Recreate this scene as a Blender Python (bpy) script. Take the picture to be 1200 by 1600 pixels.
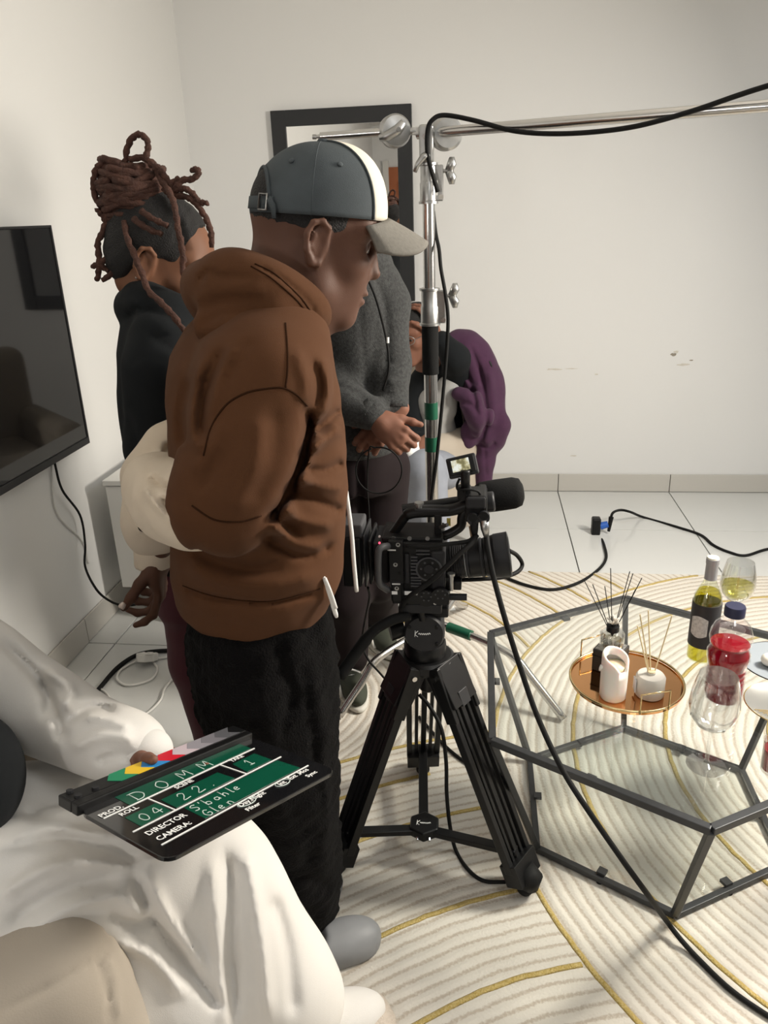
import bpy, bmesh, math, random
import numpy as np
from mathutils import Vector, Matrix
for o in list(bpy.data.objects): bpy.data.objects.remove(o, do_unlink=True)
COL = bpy.context.scene.collection
rnd = random.Random(7); R_ = math.radians

# ---------------------------------------------------------------- camera
CAM_H = 1.5; FPX = 1206.0
_yaw, _pit, _rol = .13087, .36916, -.03652
_f0 = np.array([-math.sin(_yaw), math.cos(_yaw), 0.]); _rt = np.array([math.cos(_yaw), math.sin(_yaw), 0.])
_fw = _f0*math.cos(_pit) + np.array([0, 0, -math.sin(_pit)]); _up = np.cross(_rt, _fw)
CR = _rt*math.cos(_rol) + _up*math.sin(_rol); CU = np.cross(CR, _fw); CF = _fw
CC = np.array([0., 0., CAM_H])
cd = bpy.data.cameras.new('camera'); cam = bpy.data.objects.new('camera', cd); COL.objects.link(cam)
cd.sensor_fit = 'HORIZONTAL'; cd.sensor_width = 36; cd.lens = 36*FPX/1200; cd.clip_start = .02
cam.matrix_world = Matrix(((CR[0], CU[0], -CF[0], 0), (CR[1], CU[1], -CF[1], 0), (CR[2], CU[2], -CF[2], CAM_H), (0, 0, 0, 1)))
bpy.context.scene.camera = cam
# ---------------------------------------------------------------- world, lights, exposure
wd = bpy.data.worlds.new('world'); bpy.context.scene.world = wd; wd.use_nodes = True
wd.node_tree.nodes['Background'].inputs[0].default_value = (.9, .95, 1, 1)
wd.node_tree.nodes['Background'].inputs[1].default_value = .3
def area(name, loc, target, sx, sy, power, col):
    l = bpy.data.lights.new(name, 'AREA'); l.shape = 'RECTANGLE'; l.size = sx; l.size_y = sy; l.energy = power; l.color = col
    o = bpy.data.objects.new(name, l); COL.objects.link(o); o.location = loc
    o.rotation_euler = (Vector(target)-Vector(loc)).to_track_quat('-Z', 'Y').to_euler(); return o
CEIL = ((1.45, 2.15), (.75, .35), (.75, -1.6))
for i, (x, y) in enumerate(CEIL): area('ceiling_panel_light', (x, y, 2.535), (x, y, 0), .55, .55, (13, 5.5, 4)[i], (.86, .935, 1))
area('film_softbox_light', (1.62, 1.93, 1.72), (.1, 1.75, .85), .42, .42, 62, (1, .93, .82))
area('added_fill_light', (-1.22, -1.50, 1.42), (.3, 2.5, 1.3), .24, .24, 9, (1, .97, .93))  # weak light added behind the camera for fill and a soft wall shadow
vs = bpy.context.scene.view_settings
vs.view_transform = 'Standard'; vs.look = 'None'; vs.exposure = .17; vs.gamma = 1; vs.use_curve_mapping = False

def ray(x, y): return CF + CR*(x-600)/FPX - CU*(y-800)/FPX
def at(x, y, yy):
    d = ray(x, y); return CC + d*yy/d[1]
def atz(x, y, z):
    d = ray(x, y); return CC + d*(z-CAM_H)/d[2]
def atx(x, y, xx):
    d = ray(x, y); return CC + d*xx/d[0]

# ---------------------------------------------------------------- materials
def mat(name, col, rough=.6, metal=0, spec=.5, noise=0, nscale=20, bump=0, bscale=200, sheen=0, trans=0, ior=1.45, emit=0, col2=None, coat=0, sss=0, bdist=.002):
    m = bpy.data.materials.new(name); m.use_nodes = True; nt = m.node_tree; b = nt.nodes['Principled BSDF']
    c = tuple(col)+(1,)
    b.inputs['Base Color'].default_value = c; b.inputs['Roughness'].default_value = rough; b.inputs['Metallic'].default_value = metal
    b.inputs['Specular IOR Level'].default_value = spec; b.inputs['IOR'].default_value = ior
    if trans: b.inputs['Transmission Weight'].default_value = trans
    if sheen: b.inputs['Sheen Weight'].default_value = sheen; b.inputs['Sheen Roughness'].default_value = .5; b.inputs['Sheen Tint'].default_value = tuple(min(1, x*.6+.3) for x in col)+(1,)
    if coat: b.inputs['Coat Weight'].default_value = coat; b.inputs['Coat Roughness'].default_value = .08
    if sss: b.inputs['Subsurface Weight'].default_value = sss; b.inputs['Subsurface Radius'].default_value = (.02, .008, .005); b.inputs['Subsurface Scale'].default_value = .4
    if emit: b.inputs['Emission Color'].default_value = c; b.inputs['Emission Strength'].default_value = emit
    if noise or bump:
        tc = nt.nodes.new('ShaderNodeTexCoord')
        if noise:
            n = nt.nodes.new('ShaderNodeTexNoise'); n.inputs['Scale'].default_value = nscale; n.inputs['Detail'].default_value = 6
            nt.links.new(tc.outputs['Object'], n.inputs['Vector'])
            mx = nt.nodes.new('ShaderNodeMix'); mx.data_type = 'RGBA'
            mx.inputs[6].default_value = c; c2 = col2 or tuple(x*.6 for x in col); mx.inputs[7].default_value = tuple(c2)+(1,)
            mr = nt.nodes.new('ShaderNodeMapRange'); mr.inputs[1].default_value = .35; mr.inputs[2].default_value = .75; mr.inputs[4].default_value = noise
            nt.links.new(n.outputs['Fac'], mr.inputs[0]); nt.links.new(mr.outputs[0], mx.inputs[0]); nt.links.new(mx.outputs[2], b.inputs['Base Color'])
        if bump:
            n2 = nt.nodes.new('ShaderNodeTexNoise'); n2.inputs['Scale'].default_value = bscale; n2.inputs['Detail'].default_value = 4
            nt.links.new(tc.outputs['Object'], n2.inputs['Vector'])
            bp = nt.nodes.new('ShaderNodeBump'); bp.inputs['Strength'].default_value = bump; bp.inputs['Distance'].default_value = bdist
            nt.links.new(n2.outputs['Fac'], bp.inputs['Height']); nt.links.new(bp.outputs[0], b.inputs['Normal'])
    return m
def thin_glass(name, tint=(1, 1, 1), ior=1.45, add=0., pwr=4.5):
    m = bpy.data.materials.new(name); m.use_nodes = True; nt = m.node_tree; nt.nodes.remove(nt.nodes['Principled BSDF'])
    t = nt.nodes.new('ShaderNodeBsdfTransparent'); t.inputs[0].default_value = tuple(tint)+(1,)
    g = nt.nodes.new('ShaderNodeBsdfGlossy'); g.inputs['Roughness'].default_value = .02; g.inputs[0].default_value = (1, 1, 1, 1)
    f = nt.nodes.new('ShaderNodeLayerWeight'); f.inputs[0].default_value = .5
    pw = nt.nodes.new('ShaderNodeMath'); pw.operation = 'POWER'; pw.inputs[1].default_value = pwr; nt.links.new(f.outputs['Facing'], pw.inputs[0])
    a = nt.nodes.new('ShaderNodeMath'); a.operation = 'MULTIPLY_ADD'; a.inputs[1].default_value = .85; a.inputs[2].default_value = .035+add
    mx = nt.nodes.new('ShaderNodeMixShader'); nt.links.new(pw.outputs[0], a.inputs[0]); nt.links.new(a.outputs[0], mx.inputs[0])
    nt.links.new(t.outputs[0], mx.inputs[1]); nt.links.new(g.outputs[0], mx.inputs[2]); nt.links.new(mx.outputs[0], nt.nodes['Material Output'].inputs[0])
    return m
M = {}
M['wall'] = mat('cream_paint', (.77, .77, .765), .55, noise=.12, nscale=1.6, col2=(.74, .738, .73), bump=.12, bscale=60)
M['wall_l'] = mat('cream_paint_side', (.785, .782, .77), .5, noise=.12, nscale=1.2, col2=(.76, .75, .71), bump=.1, bscale=60)
M['ceil'] = mat('ceiling_white', (.86, .85, .82), .8)
M['tile'] = mat('floor_tile', (.645, .65, .635), .16, noise=.25, nscale=3, col2=(.605, .61, .595))
M['grout'] = mat('dark_grout', (.10, .095, .085), .9)
M['skirt'] = mat('skirting_tile', (.56, .54, .50), .3, noise=.2, nscale=4, col2=(.52, .50, .465))
M['black'] = mat('black_plastic', (.006, .006, .0065), .42, spec=.35)
M['black_m'] = mat('black_metal', (.007, .007, .0075), .38, spec=.35)
M['dgrey'] = mat('dark_grey_plastic', (.020, .020, .022), .48, spec=.35)
M['mgrey'] = mat('grey_plastic', (.060, .060, .064), .5)
M['rubber'] = mat('black_rubber', (.006, .006, .006), .7, spec=.3)
M['foam'] = mat('black_foam', (.012, .012, .012), .95, spec=.2, bump=.6, bscale=500)
M['chrome'] = mat('chrome_steel', (.58, .57, .56), .22, metal=1)
M['castalu'] = mat('cast_aluminium', (.46, .46, .455), .36, metal=1, noise=.3, nscale=60)
M['tape'] = mat('green_tape', (.008, .085, .045), .4)
M['white_pl'] = mat('white_plastic', (.80, .79, .76), .35)
M['white_pt'] = mat('white_print', (.88, .88, .86), .6)
M['steel_fr'] = mat('dark_steel_frame', (.055, .057, .06), .42, metal=.55, noise=.4, nscale=40)
M['glass'] = thin_glass('table_glass', (.975, .992, .985), 1.5, .015)
M['glass2'] = thin_glass('shelf_glass', (.985, .995, .99), 1.5, 0., 5)
M['wglass'] = thin_glass('wine_glass', (.955, .96, .96), 1.5, .05, 2.4)
M['copper'] = mat('copper_mirror', (.80, .42, .19), .06, metal=1)
M['gold'] = mat('gold_metal', (.80, .62, .33), .22, metal=1)
M['screen'] = mat('tv_screen', (.006, .006, .007), .04, spec=.6)
M['mirror'] = mat('mirror_silver', (.93, .93, .92), .01, metal=1)
M['mframe'] = mat('mirror_frame_black', (.018, .019, .021), .5, bump=.2, bscale=150)
M['velvet'] = mat('beige_velvet', (.43, .375, .31), .85, sheen=.35, noise=.35, nscale=7, col2=(.36, .31, .25), bump=.15, bscale=400)
M['brown'] = mat('brown_fleece', (.086, .0355, .0150), .92, sheen=.06, spec=.2, noise=.3, nscale=14, col2=(.084, .035, .015), bump=.25, bscale=900)
M['cream'] = mat('cream_fleece', (.70, .60, .48), .9, sheen=.15, noise=.3, nscale=18, col2=(.64, .52, .39), bump=.3, bscale=700)
M['fuzz'] = mat('black_fuzzy_fleece', (.0042, .0038, .0038), .95, spec=.12, sheen=.035, noise=.5, nscale=60, bump=.9, bscale=260, bdist=.006)
M['blackh'] = mat('black_sweat', (.0075, .009, .0105), .88, spec=.25, sheen=.05, bump=.2, bscale=900)
M['maroon'] = mat('maroon_cloth', (.085, .016, .026), .7, sheen=.1, bump=.15, bscale=500)
M['greyf'] = mat('grey_marl_fleece', (.060, .061, .061), .95, spec=.2, sheen=.15, noise=.9, nscale=150, col2=(.022, .023, .023), bump=.6, bscale=420, bdist=.004)
M['darkp'] = mat('dark_aubergine_cloth', (.014, .009, .010), .88, spec=.2, sheen=.05)
M['purple'] = mat('purple_towelling', (.055, .018, .048), .95, sheen=.2, noise=.5, nscale=30, bump=.5, bscale=300)
M['jeans'] = mat('washed_blue_denim', (.29, .31, .36), .85, noise=.3, nscale=20, bump=.2, bscale=800)
M['greysw'] = mat('light_grey_sweat', (.34, .335, .325), .9, bump=.2, bscale=700)
M['whitec'] = mat('white_fleece_cloth', (.76, .735, .70), .88, sheen=.1, noise=.15, nscale=10, col2=(.71, .68, .64), bump=.18, bscale=700)
M['slip'] = mat('grey_rubber_slipper', (.27, .275, .285), .5, noise=.25, nscale=15)
M['mauve'] = mat('mauve_plush', (.17, .13, .14), .95, sheen=.4, bump=.4, bscale=300)
SK = lambda n, a, b: mat(n, a, .58, spec=.35, noise=.5, nscale=9, col2=b, bump=.1, bscale=500, sss=.12)
M['skin_a'] = SK('deep_brown_skin', (.118, .054, .034), (.085, .038, .024))
M['skin_b'] = SK('warm_brown_skin', (.20, .092, .052), (.15, .066, .037))
M['skin_c'] = SK('brown_skin', (.22, .10, .065), (.17, .075, .048))
M['lip'] = mat('lip', (.20, .085, .07), .42)
M['hair'] = mat('black_hair', (.010, .009, .009), .7, bump=.8, bscale=350, bdist=.004)
M['loc'] = mat('brown_loc', (.085, .036, .024), .85, noise=.7, nscale=60, col2=(.028, .014, .011), bump=.9, bscale=220, bdist=.004)
M['nail'] = mat('pearl_nail', (.74, .62, .56), .2)
M['cap'] = mat('washed_slate_cotton', (.066, .078, .085), .9, noise=.6, nscale=22, col2=(.042, .050, .055), bump=.3, bscale=900)
M['capw'] = mat('cream_cotton', (.78, .72, .60), .85, bump=.2, bscale=900)
M['bill'] = mat('taupe_suede', (.20, .185, .16), .9, noise=.5, nscale=200, bump=.3, bscale=700)
M['cord'] = mat('white_cotton_cord', (.82, .80, .77), .8, bump=.4, bscale=700)
M['wood'] = mat('oiled_wood', (.24, .15, .085), .5, noise=.5, nscale=12)
M['cabw'] = mat('white_lacquer', (.72, .71, .68), .3)
M['khaki'] = mat('khaki_board', (.40, .37, .30), .7)

# ---------------------------------------------------------------- mesh tools
def link(o): COL.objects.link(o); return o
def thing(name, label, cat, loc=(0, 0, 0), group=None, rot=None):
    o = link(bpy.data.objects.new(name, None)); o.location = tuple(float(v) for v in loc); o.empty_display_size = .05
    if rot: o.rotation_euler = rot
    o['label'] = label; o['category'] = cat
    if group: o['group'] = group
    return o
def tag(o, label, cat, group=None):
    o['label'] = label; o['category'] = cat
    if group: o['group'] = group
    return o
def catmull(P, n=6):
    P = [np.array(p, float) for p in P]
    if len(P) < 3: return P
    out = []
    Q = [2*P[0]-P[1]]+P+[2*P[-1]-P[-2]]
    for i in range(1, len(Q)-2):
        a, b, c, d = Q[i-1:i+3]
        for k in range(n):
            t = k/n
            out.append(.5*((2*b)+(-a+c)*t+(2*a-5*b+4*c-d)*t*t+(-a+3*b-3*c+d)*t**3))
    out.append(P[-1]); return out
class MB:
    def __init__(s): s.v = []; s.f = []
    def add(s, v, f):
        o = len(s.v); s.v += [tuple(float(a) for a in p) for p in v]; s.f += [tuple(i+o for i in q) for q in f]; return s
    def box(s, c, size, rz=0, rot=None):
        hx, hy, hz = size[0]/2, size[1]/2, size[2]/2
        R = np.array(rot if rot is not None else Matrix.Rotation(rz, 3, 'Z'))
        v = [np.array(c)+R@np.array((x, y, z)) for x in (-hx, hx) for y in (-hy, hy) for z in (-hz, hz)]
        return s.add(v, [(0, 1, 3, 2), (4, 6, 7, 5), (0, 4, 5, 1), (2, 3, 7, 6), (0, 2, 6, 4), (1, 5, 7, 3)])
    def ab(s, a, b):
        a = np.array(a, float); b = np.array(b, float); return s.box((a+b)/2, np.abs(b-a))
    def px(s, x0, y0, x1, y1, yf, dep):
        a = at(x0, y0, yf); b = at(x1, y1, yf); b = b.copy(); b[1] = yf+dep; return s.ab(a, b)
    def cyl(s, p0, p1, r0, r1=None, n=16, caps=True):
        r1 = r0 if r1 is None else r1
        return s.tube([p0, p1], [r0, r1], n, caps)
    def tube(s, P, r, n=8, caps=True, flat=None):
        P = [np.array(p, float) for p in P]; m = len(P)
        rr = [r]*m if np.isscalar(r) else list(r)
        up = None; rings = []
        for i in range(m):
            t = P[min(i+1, m-1)]-P[max(i-1, 0)]; L = np.linalg.norm(t); t = t/L if L > 0 else np.array((0, 0, 1.))
            if up is None:
                a = np.array((0, 0, 1.)) if abs(t[2]) < .9 else np.array((1., 0, 0)); up = np.cross(t, np.cross(a, t))
            else: up = up-t*(up@t)
            up = up/np.linalg.norm(up); sd = np.cross(t, up)
            if flat is not None:
                z = np.array(flat, float); sd = np.cross(t, z); sd /= np.linalg.norm(sd); upp = np.cross(sd, t)
                rings.append([P[i]+rr[i]*(math.cos(2*math.pi*k/n)*sd+.45*math.sin(2*math.pi*k/n)*upp) for k in range(n)])
            else: rings.append([P[i]+rr[i]*(math.cos(2*math.pi*k/n)*up+math.sin(2*math.pi*k/n)*sd) for k in range(n)])
        v = [p for q in rings for p in q]; f = []
        for i in range(m-1):
            for k in range(n):
                k2 = (k+1) % n; f.append((i*n+k, i*n+k2, (i+1)*n+k2, (i+1)*n+k))
        if caps: f.append(tuple(range(n-1, -1, -1))); f.append(tuple((m-1)*n+k for k in range(n)))
        return s.add(v, f)
    def lathe(s, prof, c=(0, 0, 0), n=40, axis=None):
        c = np.array(c, float); v = []; f = []; m = len(prof)
        ax = np.array(axis if axis is not None else (0, 0, 1.), float); ax /= np.linalg.norm(ax)
        a = np.array((1., 0, 0)) if abs(ax[0]) < .9 else np.array((0, 1., 0)); u = a-ax*(a@ax); u /= np.linalg.norm(u); w = np.cross(ax, u)
        for r, z in prof:
            for k in range(n):
                t = 2*math.pi*k/n; v.append(c+ax*z+u*r*math.cos(t)+w*r*math.sin(t))
        for i in range(m-1):
            for k in range(n):
                k2 = (k+1) % n; f.append((i*n+k, i*n+k2, (i+1)*n+k2, (i+1)*n+k))
        if prof[0][0] > 1e-6: f.append(tuple(range(n-1, -1, -1)))
        if prof[-1][0] > 1e-6: f.append(tuple((m-1)*n+k for k in range(n)))
        return s.add(v, f)
    def prism(s, poly, z0, z1):
        n = len(poly); v = [(x, y, z0) for x, y in poly]+[(x, y, z1) for x, y in poly]
        return s.add(v, [tuple(range(n-1, -1, -1)), tuple(range(n, 2*n))]+[(i, (i+1) % n, n+(i+1) % n, n+i) for i in range(n)])
    def xf(s, fn): s.v = [tuple(fn(np.array(p))) for p in s.v]; return s
    def build(s, name, m, parent=None, smooth=False, bevel=0, local=False, solid=0, sub=0):
        v = np.array(s.v, float).reshape(-1, 3)
        loc = np.zeros(3)
        if parent is not None and not local:
            p = parent
            while p is not None: loc = loc+np.array(p.location); p = p.parent
        elif parent is None:
            loc = np.array(((v[:, 0].min()+v[:, 0].max())/2, (v[:, 1].min()+v[:, 1].max())/2, v[:, 2].min()))
        me = bpy.data.meshes.new(name); me.from_pydata((v-loc).tolist(), [], s.f); me.update()
        me.materials.append(M[m] if isinstance(m, str) else m)
        if smooth: me.polygons.foreach_set('use_smooth', [True]*len(me.polygons))
        o = link(bpy.data.objects.new(name, me))
        if parent is not None: o.parent = parent
        else: o.location = loc
        if smooth == 2:
            me.set_sharp_from_angle(angle=R_(38))
        if sub:
            md = o.modifiers.new('s', 'SUBSURF'); md.levels = sub; md.render_levels = sub
        if solid:
            md = o.modifiers.new('t', 'SOLIDIFY'); md.thickness = solid; md.offset = -1
        if bevel:
            md = o.modifiers.new('b', 'BEVEL'); md.width = bevel; md.segments = 2; md.limit_method = 'ANGLE'; md.angle_limit = R_(40)
        return o
def struct(o): o['kind'] = 'structure'; return o
def text_mb(txt, size, x=0, y=0, z=0, rz=0, align='LEFT', bold=0., sx=1.):
    cu = bpy.data.curves.new('t', 'FONT'); cu.body = txt; cu.size = size; cu.align_x = align; cu.offset = bold; cu.resolution_u = 2
    ob = link(bpy.data.objects.new('t', cu)); dg = bpy.context.evaluated_depsgraph_get()
    me = bpy.data.meshes.new_from_object(ob.evaluated_get(dg))
    c, s = math.cos(rz), math.sin(rz)
    v = [(x+c*p.co.x*sx-s*p.co.y, y+s*p.co.x*sx+c*p.co.y, z) for p in me.vertices]; f = [tuple(q.vertices) for q in me.polygons]
    bpy.data.objects.remove(ob); bpy.data.curves.remove(cu); bpy.data.meshes.remove(me)
    return MB().add(v, f)
# ================================================================ THE ROOM
XL, XR, YB, YF, ZC = -1.49, 3.2, 4.205, -3.1, 2.6
TX = [XL]+[-1.375+.606*k for k in range(0, 8)]; TY = [YB, 3.64]+[3.64-.606*k for k in range(1, 12)]
fl = struct(MB().ab((XL-.1, YF-.1, -.12), (XR+.1, YB+.1, -.008)).build('floor', 'grout'))
_tm = {}
def floor_tile(x0, x1, y0, y1):
    w, d = round(x1-x0-.005, 3), round(y1-y0-.005, 3)
    if (w, d) not in _tm:
        o = MB().ab((-w/2, -d/2, -.010), (w/2, d/2, 0)).build('tile', 'tile', fl, local=True, bevel=.0012); _tm[(w, d)] = o
    else: o = _tm[(w, d)].copy(); link(o)
    o.location = ((x0+x1)/2-fl.location[0], (y0+y1)/2-fl.location[1], -fl.location[2])
for j in range(len(TY)-1):
    for i in range(len(TX)-1):
        if TX[i+1] > XR: continue
        if i <= 2 or j <= 1:
            if TY[j+1] > -1.2: floor_tile(TX[i], TX[i+1], TY[j+1], TY[j])
wb = struct(MB().ab((XL-.12, YB, -.12), (XR+.12, YB+.12, ZC)).build('wall_back', 'wall'))
wl = struct(MB().ab((XL-.12, YF-.12, -.12), (XL, YB, ZC)).build('wall_left', 'wall_l'))
struct(MB().ab((XR, YF, -.12), (XR+.12, YB, ZC)).build('wall_right', 'wall'))
struct(MB().ab((XL-.12, YF-.12, -.12), (XR+.12, YF, ZC)).build('wall_front', 'wall'))
struct(MB().ab((XL-.12, YF-.12, ZC), (XR+.12, YB+.12, ZC+.1)).build('ceiling', 'ceil'))
# plaster scuffs of the back wall
def scuff(px, py, w, h, seed, m):
    r = random.Random(seed); c = at(px, py, YB); n = 14
    poly = [(c[0]+w*(.55+.45*r.random())*math.cos(2*math.pi*k/n), c[2]+h*(.4+.6*r.random())*math.sin(2*math.pi*k/n)) for k in range(n)]
    mb = MB().prism(poly, 0, .0012); mb.v = [(x, YB-z, y) for x, y, z in mb.v]; mb.f = [q[::-1] for q in mb.f]
    mb.build('plaster_scuff', m, wb)
M['scuff'] = mat('bare_plaster', (.60, .57, .51), .9, noise=.6, nscale=80, col2=(.74, .71, .66))
M['chip'] = mat('deep_chip', (.30, .27, .22), .9)
for i, a in enumerate(((866, 577, .055, .006, 'scuff'), (893, 576, .05, .003, 'scuff'), (932, 585, .012, .006, 'scuff'), (1052, 554, .018, .010, 'chip'), (1056, 550, .016, .012, 'scuff'), (1068, 570, .040, .008, 'scuff'), (1080, 563, .012, .004, 'chip'), (896, 712, .02, .006, 'scuff'))):
    scuff(*a[:4], 30+i, a[4])
# skirting tiles
bb = struct(MB().ab((XL, YB-.004, 0), (XR, YB, .100)).build('baseboard_back', 'grout'))
for i in range(len(TX)-1):
    if TX[i+1] < XR: MB().ab((TX[i]+.002, YB-.011, .003), (TX[i+1]-.002, YB-.003, .102)).build('tile', 'skirt', bb, bevel=.001)
bl = struct(MB().ab((XL, YF, 0), (XL+.004, YB, .100)).build('baseboard_left', 'grout'))
for j in range(len(TY)-1):
    MB().ab((XL+.003, TY[j+1]+.002, .003), (XL+.011, TY[j]-.002, .102)).build('tile', 'skirt', bl, bevel=.001)
# room behind the photographer, seen only in the mirror
d1 = struct(MB().ab((-1.27, YF, 0), (-.43, YF+.05, 2.08)).build('door_1', mat('orange_wood_door', (.42, .13, .045), .4, noise=.6, nscale=5, col2=(.27, .075, .025))))
for z0, z1 in ((.2, .95), (1.08, 1.9)): MB().ab((-1.15, YF+.045, z0), (-.55, YF+.062, z1)).build('door_panel', d1.data.materials[0], d1, bevel=.006)
MB().cyl((-.52, YF+.05, 1.02), (-.52, YF+.11, 1.02), .014).build('door_handle', 'chrome', d1)
for i, (x0, x1) in enumerate(((-1.35, -1.27), (-.43, -.35))): struct(MB().ab((x0, YF, 0), (x1, YF+.06, 2.16)).build('trim_%d' % (i+1), 'cabw'))
# ceiling lamps
for i, (x, y) in enumerate(CEIL):
    t = thing('ceiling_lamp', ('square flush ceiling lamp above the glass table', 'square flush ceiling lamp above the photographer', 'square flush ceiling lamp near the wooden door')[i], 'lamp', (x, y, 2.545), 'ceiling lamps')
    MB().ab((x-.31, y-.31, 2.56), (x+.31, y+.31, 2.6)).build('lamp_body', 'cabw', t, bevel=.01)
    MB().ab((x-.28, y-.28, 2.545), (x+.28, y+.28, 2.56)).build('diffuser', mat('lamp_diffuser', (1, .94, .85), .5, emit=2.5), t)
# unseen standing lamp, added behind the photographer for slight fill and a wall shadow
t = thing('added_standing_lamp', 'added fill lamp on a slim stand with a square shade, unseen behind the photographer', 'lamp', (-1.22, -1.62, 0))
MB().lathe([(.15, 0), (.15, .02), (.02, .03)], (-1.22, -1.62, 0)).build('base', 'black', t, smooth=2)
MB().cyl((-1.22, -1.62, .02), (-1.22, -1.62, 1.3), .012).build('pole', 'black', t, smooth=2)
MB().ab((-1.38, -1.76, 1.26), (-1.06, -1.53, 1.58)).build('lamp_shade', mat('lamp_shade', (.9, .85, .75), .8, emit=1.2), t, bevel=.01)
# boom softbox, beyond the right edge of the frame
# ================================================================ RUG
C1, C2, C3 = (1.345, 1.88), (-.70, 2.10), (.48, .25)
def rug_mat():
    m = bpy.data.materials.new('ribbed_cream_rug'); m.use_nodes = True; nt = m.node_tree; b = nt.nodes['Principled BSDF']; N = nt.nodes.new; K = nt.links.new
    tc = N('ShaderNodeNewGeometry')
    wob = N('ShaderNodeTexNoise'); wob.inputs['Scale'].default_value = 9; K(tc.outputs['Position'], wob.inputs['Vector'])
    wv = N('ShaderNodeVectorMath'); wv.operation = 'MULTIPLY_ADD'; wv.inputs[1].default_value = (.016,)*3; K(wob.outputs['Color'], wv.inputs[0]); K(tc.outputs['Position'], wv.inputs[2])
    def mth(op, a, bb=None, c=None):
        n = N('ShaderNodeMath'); n.operation = op
        for i, x in enumerate((a, bb, c)):
            if x is None: continue
            if isinstance(x, (int, float)): n.inputs[i].default_value = x
            else: K(x, n.inputs[i])
        return n.outputs[0]
    fl2 = N('ShaderNodeVectorMath'); fl2.operation = 'MULTIPLY'; fl2.inputs[1].default_value = (1, 1, 0); K(wv.outputs[0], fl2.inputs[0])
    pf = N('ShaderNodeVectorMath'); pf.operation = 'MULTIPLY'; pf.inputs[1].default_value = (1, 1, 0); K(tc.outputs['Position'], pf.inputs[0])
    def dist(c, src):
        n = N('ShaderNodeVectorMath'); n.operation = 'DISTANCE'; K(src.outputs[0], n.inputs[0]); n.inputs[1].default_value = (c[0], c[1], 0); return n.outputs['Value']
    q1, q3 = dist(C1, pf), dist(C3, pf)
    e1, e2, e3 = dist(C1, fl2), dist(C2, fl2), dist(C3, fl2)
    in1 = mth('LESS_THAN', q1, 1.295); in3 = mth('LESS_THAN', q3, 1.78)
    ph = mth('ADD', mth('MULTIPLY', e3, in3), mth('MULTIPLY', e2, mth('SUBTRACT', 1, in3)))
    ph = mth('ADD', mth('MULTIPLY', e1, in1), mth('MULTIPLY', ph, mth('SUBTRACT', 1, in1)))
    s = mth('MULTIPLY_ADD', mth('SINE', mth('MULTIPLY', ph, 2*math.pi/.0285)), .5, .5)
    pile = N('ShaderNodeTexNoise'); pile.inputs['Scale'].default_value = 170; pile.inputs['Detail'].default_value = 3; K(tc.outputs['Position'], pile.inputs['Vector'])
    rib = mth('MULTIPLY_ADD', mth('SUBTRACT', pile.outputs['Fac'], .5), .9, s)
    cr = N('ShaderNodeValToRGB'); K(rib, cr.inputs[0]); cr.color_ramp.elements[0].position = .0; cr.color_ramp.elements[0].color = (.48, .42, .35, 1)
    cr.color_ramp.elements[1].position = .34; cr.color_ramp.elements[1].color = (.66, .62, .555, 1)
    K(cr.outputs[0], b.inputs['Base Color']); b.inputs['Roughness'].default_value = .95; b.inputs['Specular IOR Level'].default_value = .1
    h = mth('ADD', mth('MULTIPLY', s, 1.0), mth('MULTIPLY', pile.outputs['Fac'], .7))
    bp = N('ShaderNodeBump'); bp.inputs['Strength'].default_value = .42; bp.inputs['Distance'].default_value = .006; K(h, bp.inputs['Height']); K(bp.outputs[0], b.inputs['Normal'])
    return m
RX0, RX1, RY0, RY1, RZ = -.74, 2.5, .15, 3.118, .012
rug = thing('rug', 'large cream ribbed rug with thin gold arcs under the glass table', 'rug', (.9, 1.6, 0))
MB().ab((RX0, RY0, .0005), (RX1, RY1, RZ)).build('pile', rug_mat(), rug, bevel=.004)
M['goldy'] = mat('gold_lurex', (.46, .33, .085), .55, metal=.25, noise=.7, nscale=240, col2=(.70, .57, .30), bump=.9, bscale=300, bdist=.004)
def arc(c, r, a0, a1, ok=lambda x, y: True):
    pts = []; segs = []
    n = max(8, int(abs(a1-a0)*r/.025))
    for k in range(n+1):
        a = a0+(a1-a0)*k/n; x, y = c[0]+r*math.cos(a), c[1]+r*math.sin(a)
        if RX0+.01 < x < RX1-.01 and RY0+.01 < y < RY1-.005 and ok(x, y): pts.append((x+rnd.uniform(-.0015, .0015), y+rnd.uniform(-.0015, .0015), RZ))
        elif pts: segs.append(pts); pts = []
    if pts: segs.append(pts)
    for p in segs:
        if len(p) > 2: MB().tube(p, .0068, 6, flat=(0, 0, 1)).build('gold_line', 'goldy', rug, smooth=True)
d_ = lambda x, y, c: math.hypot(x-c[0], y-c[1])
for r in (1.295, 1.06, .79, .5, .25): arc(C1, r, .02, 2*math.pi)
for r in (.99, 1.2, 1.475, 1.78): arc(C3, r, .3, 2.9, lambda x, y: d_(x, y, C1) > 1.295)
arc(C3, 1.64, .3, 2.9, lambda x, y: d_(x, y, C1) > 1.295 and x < -.12)
for r in (.68, .965, 1.20, 1.37, 1.56): arc(C2, r, -1.6, 1.6, lambda x, y: d_(x, y, C1) > 1.295 and d_(x, y, C3) > 1.78)
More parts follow.
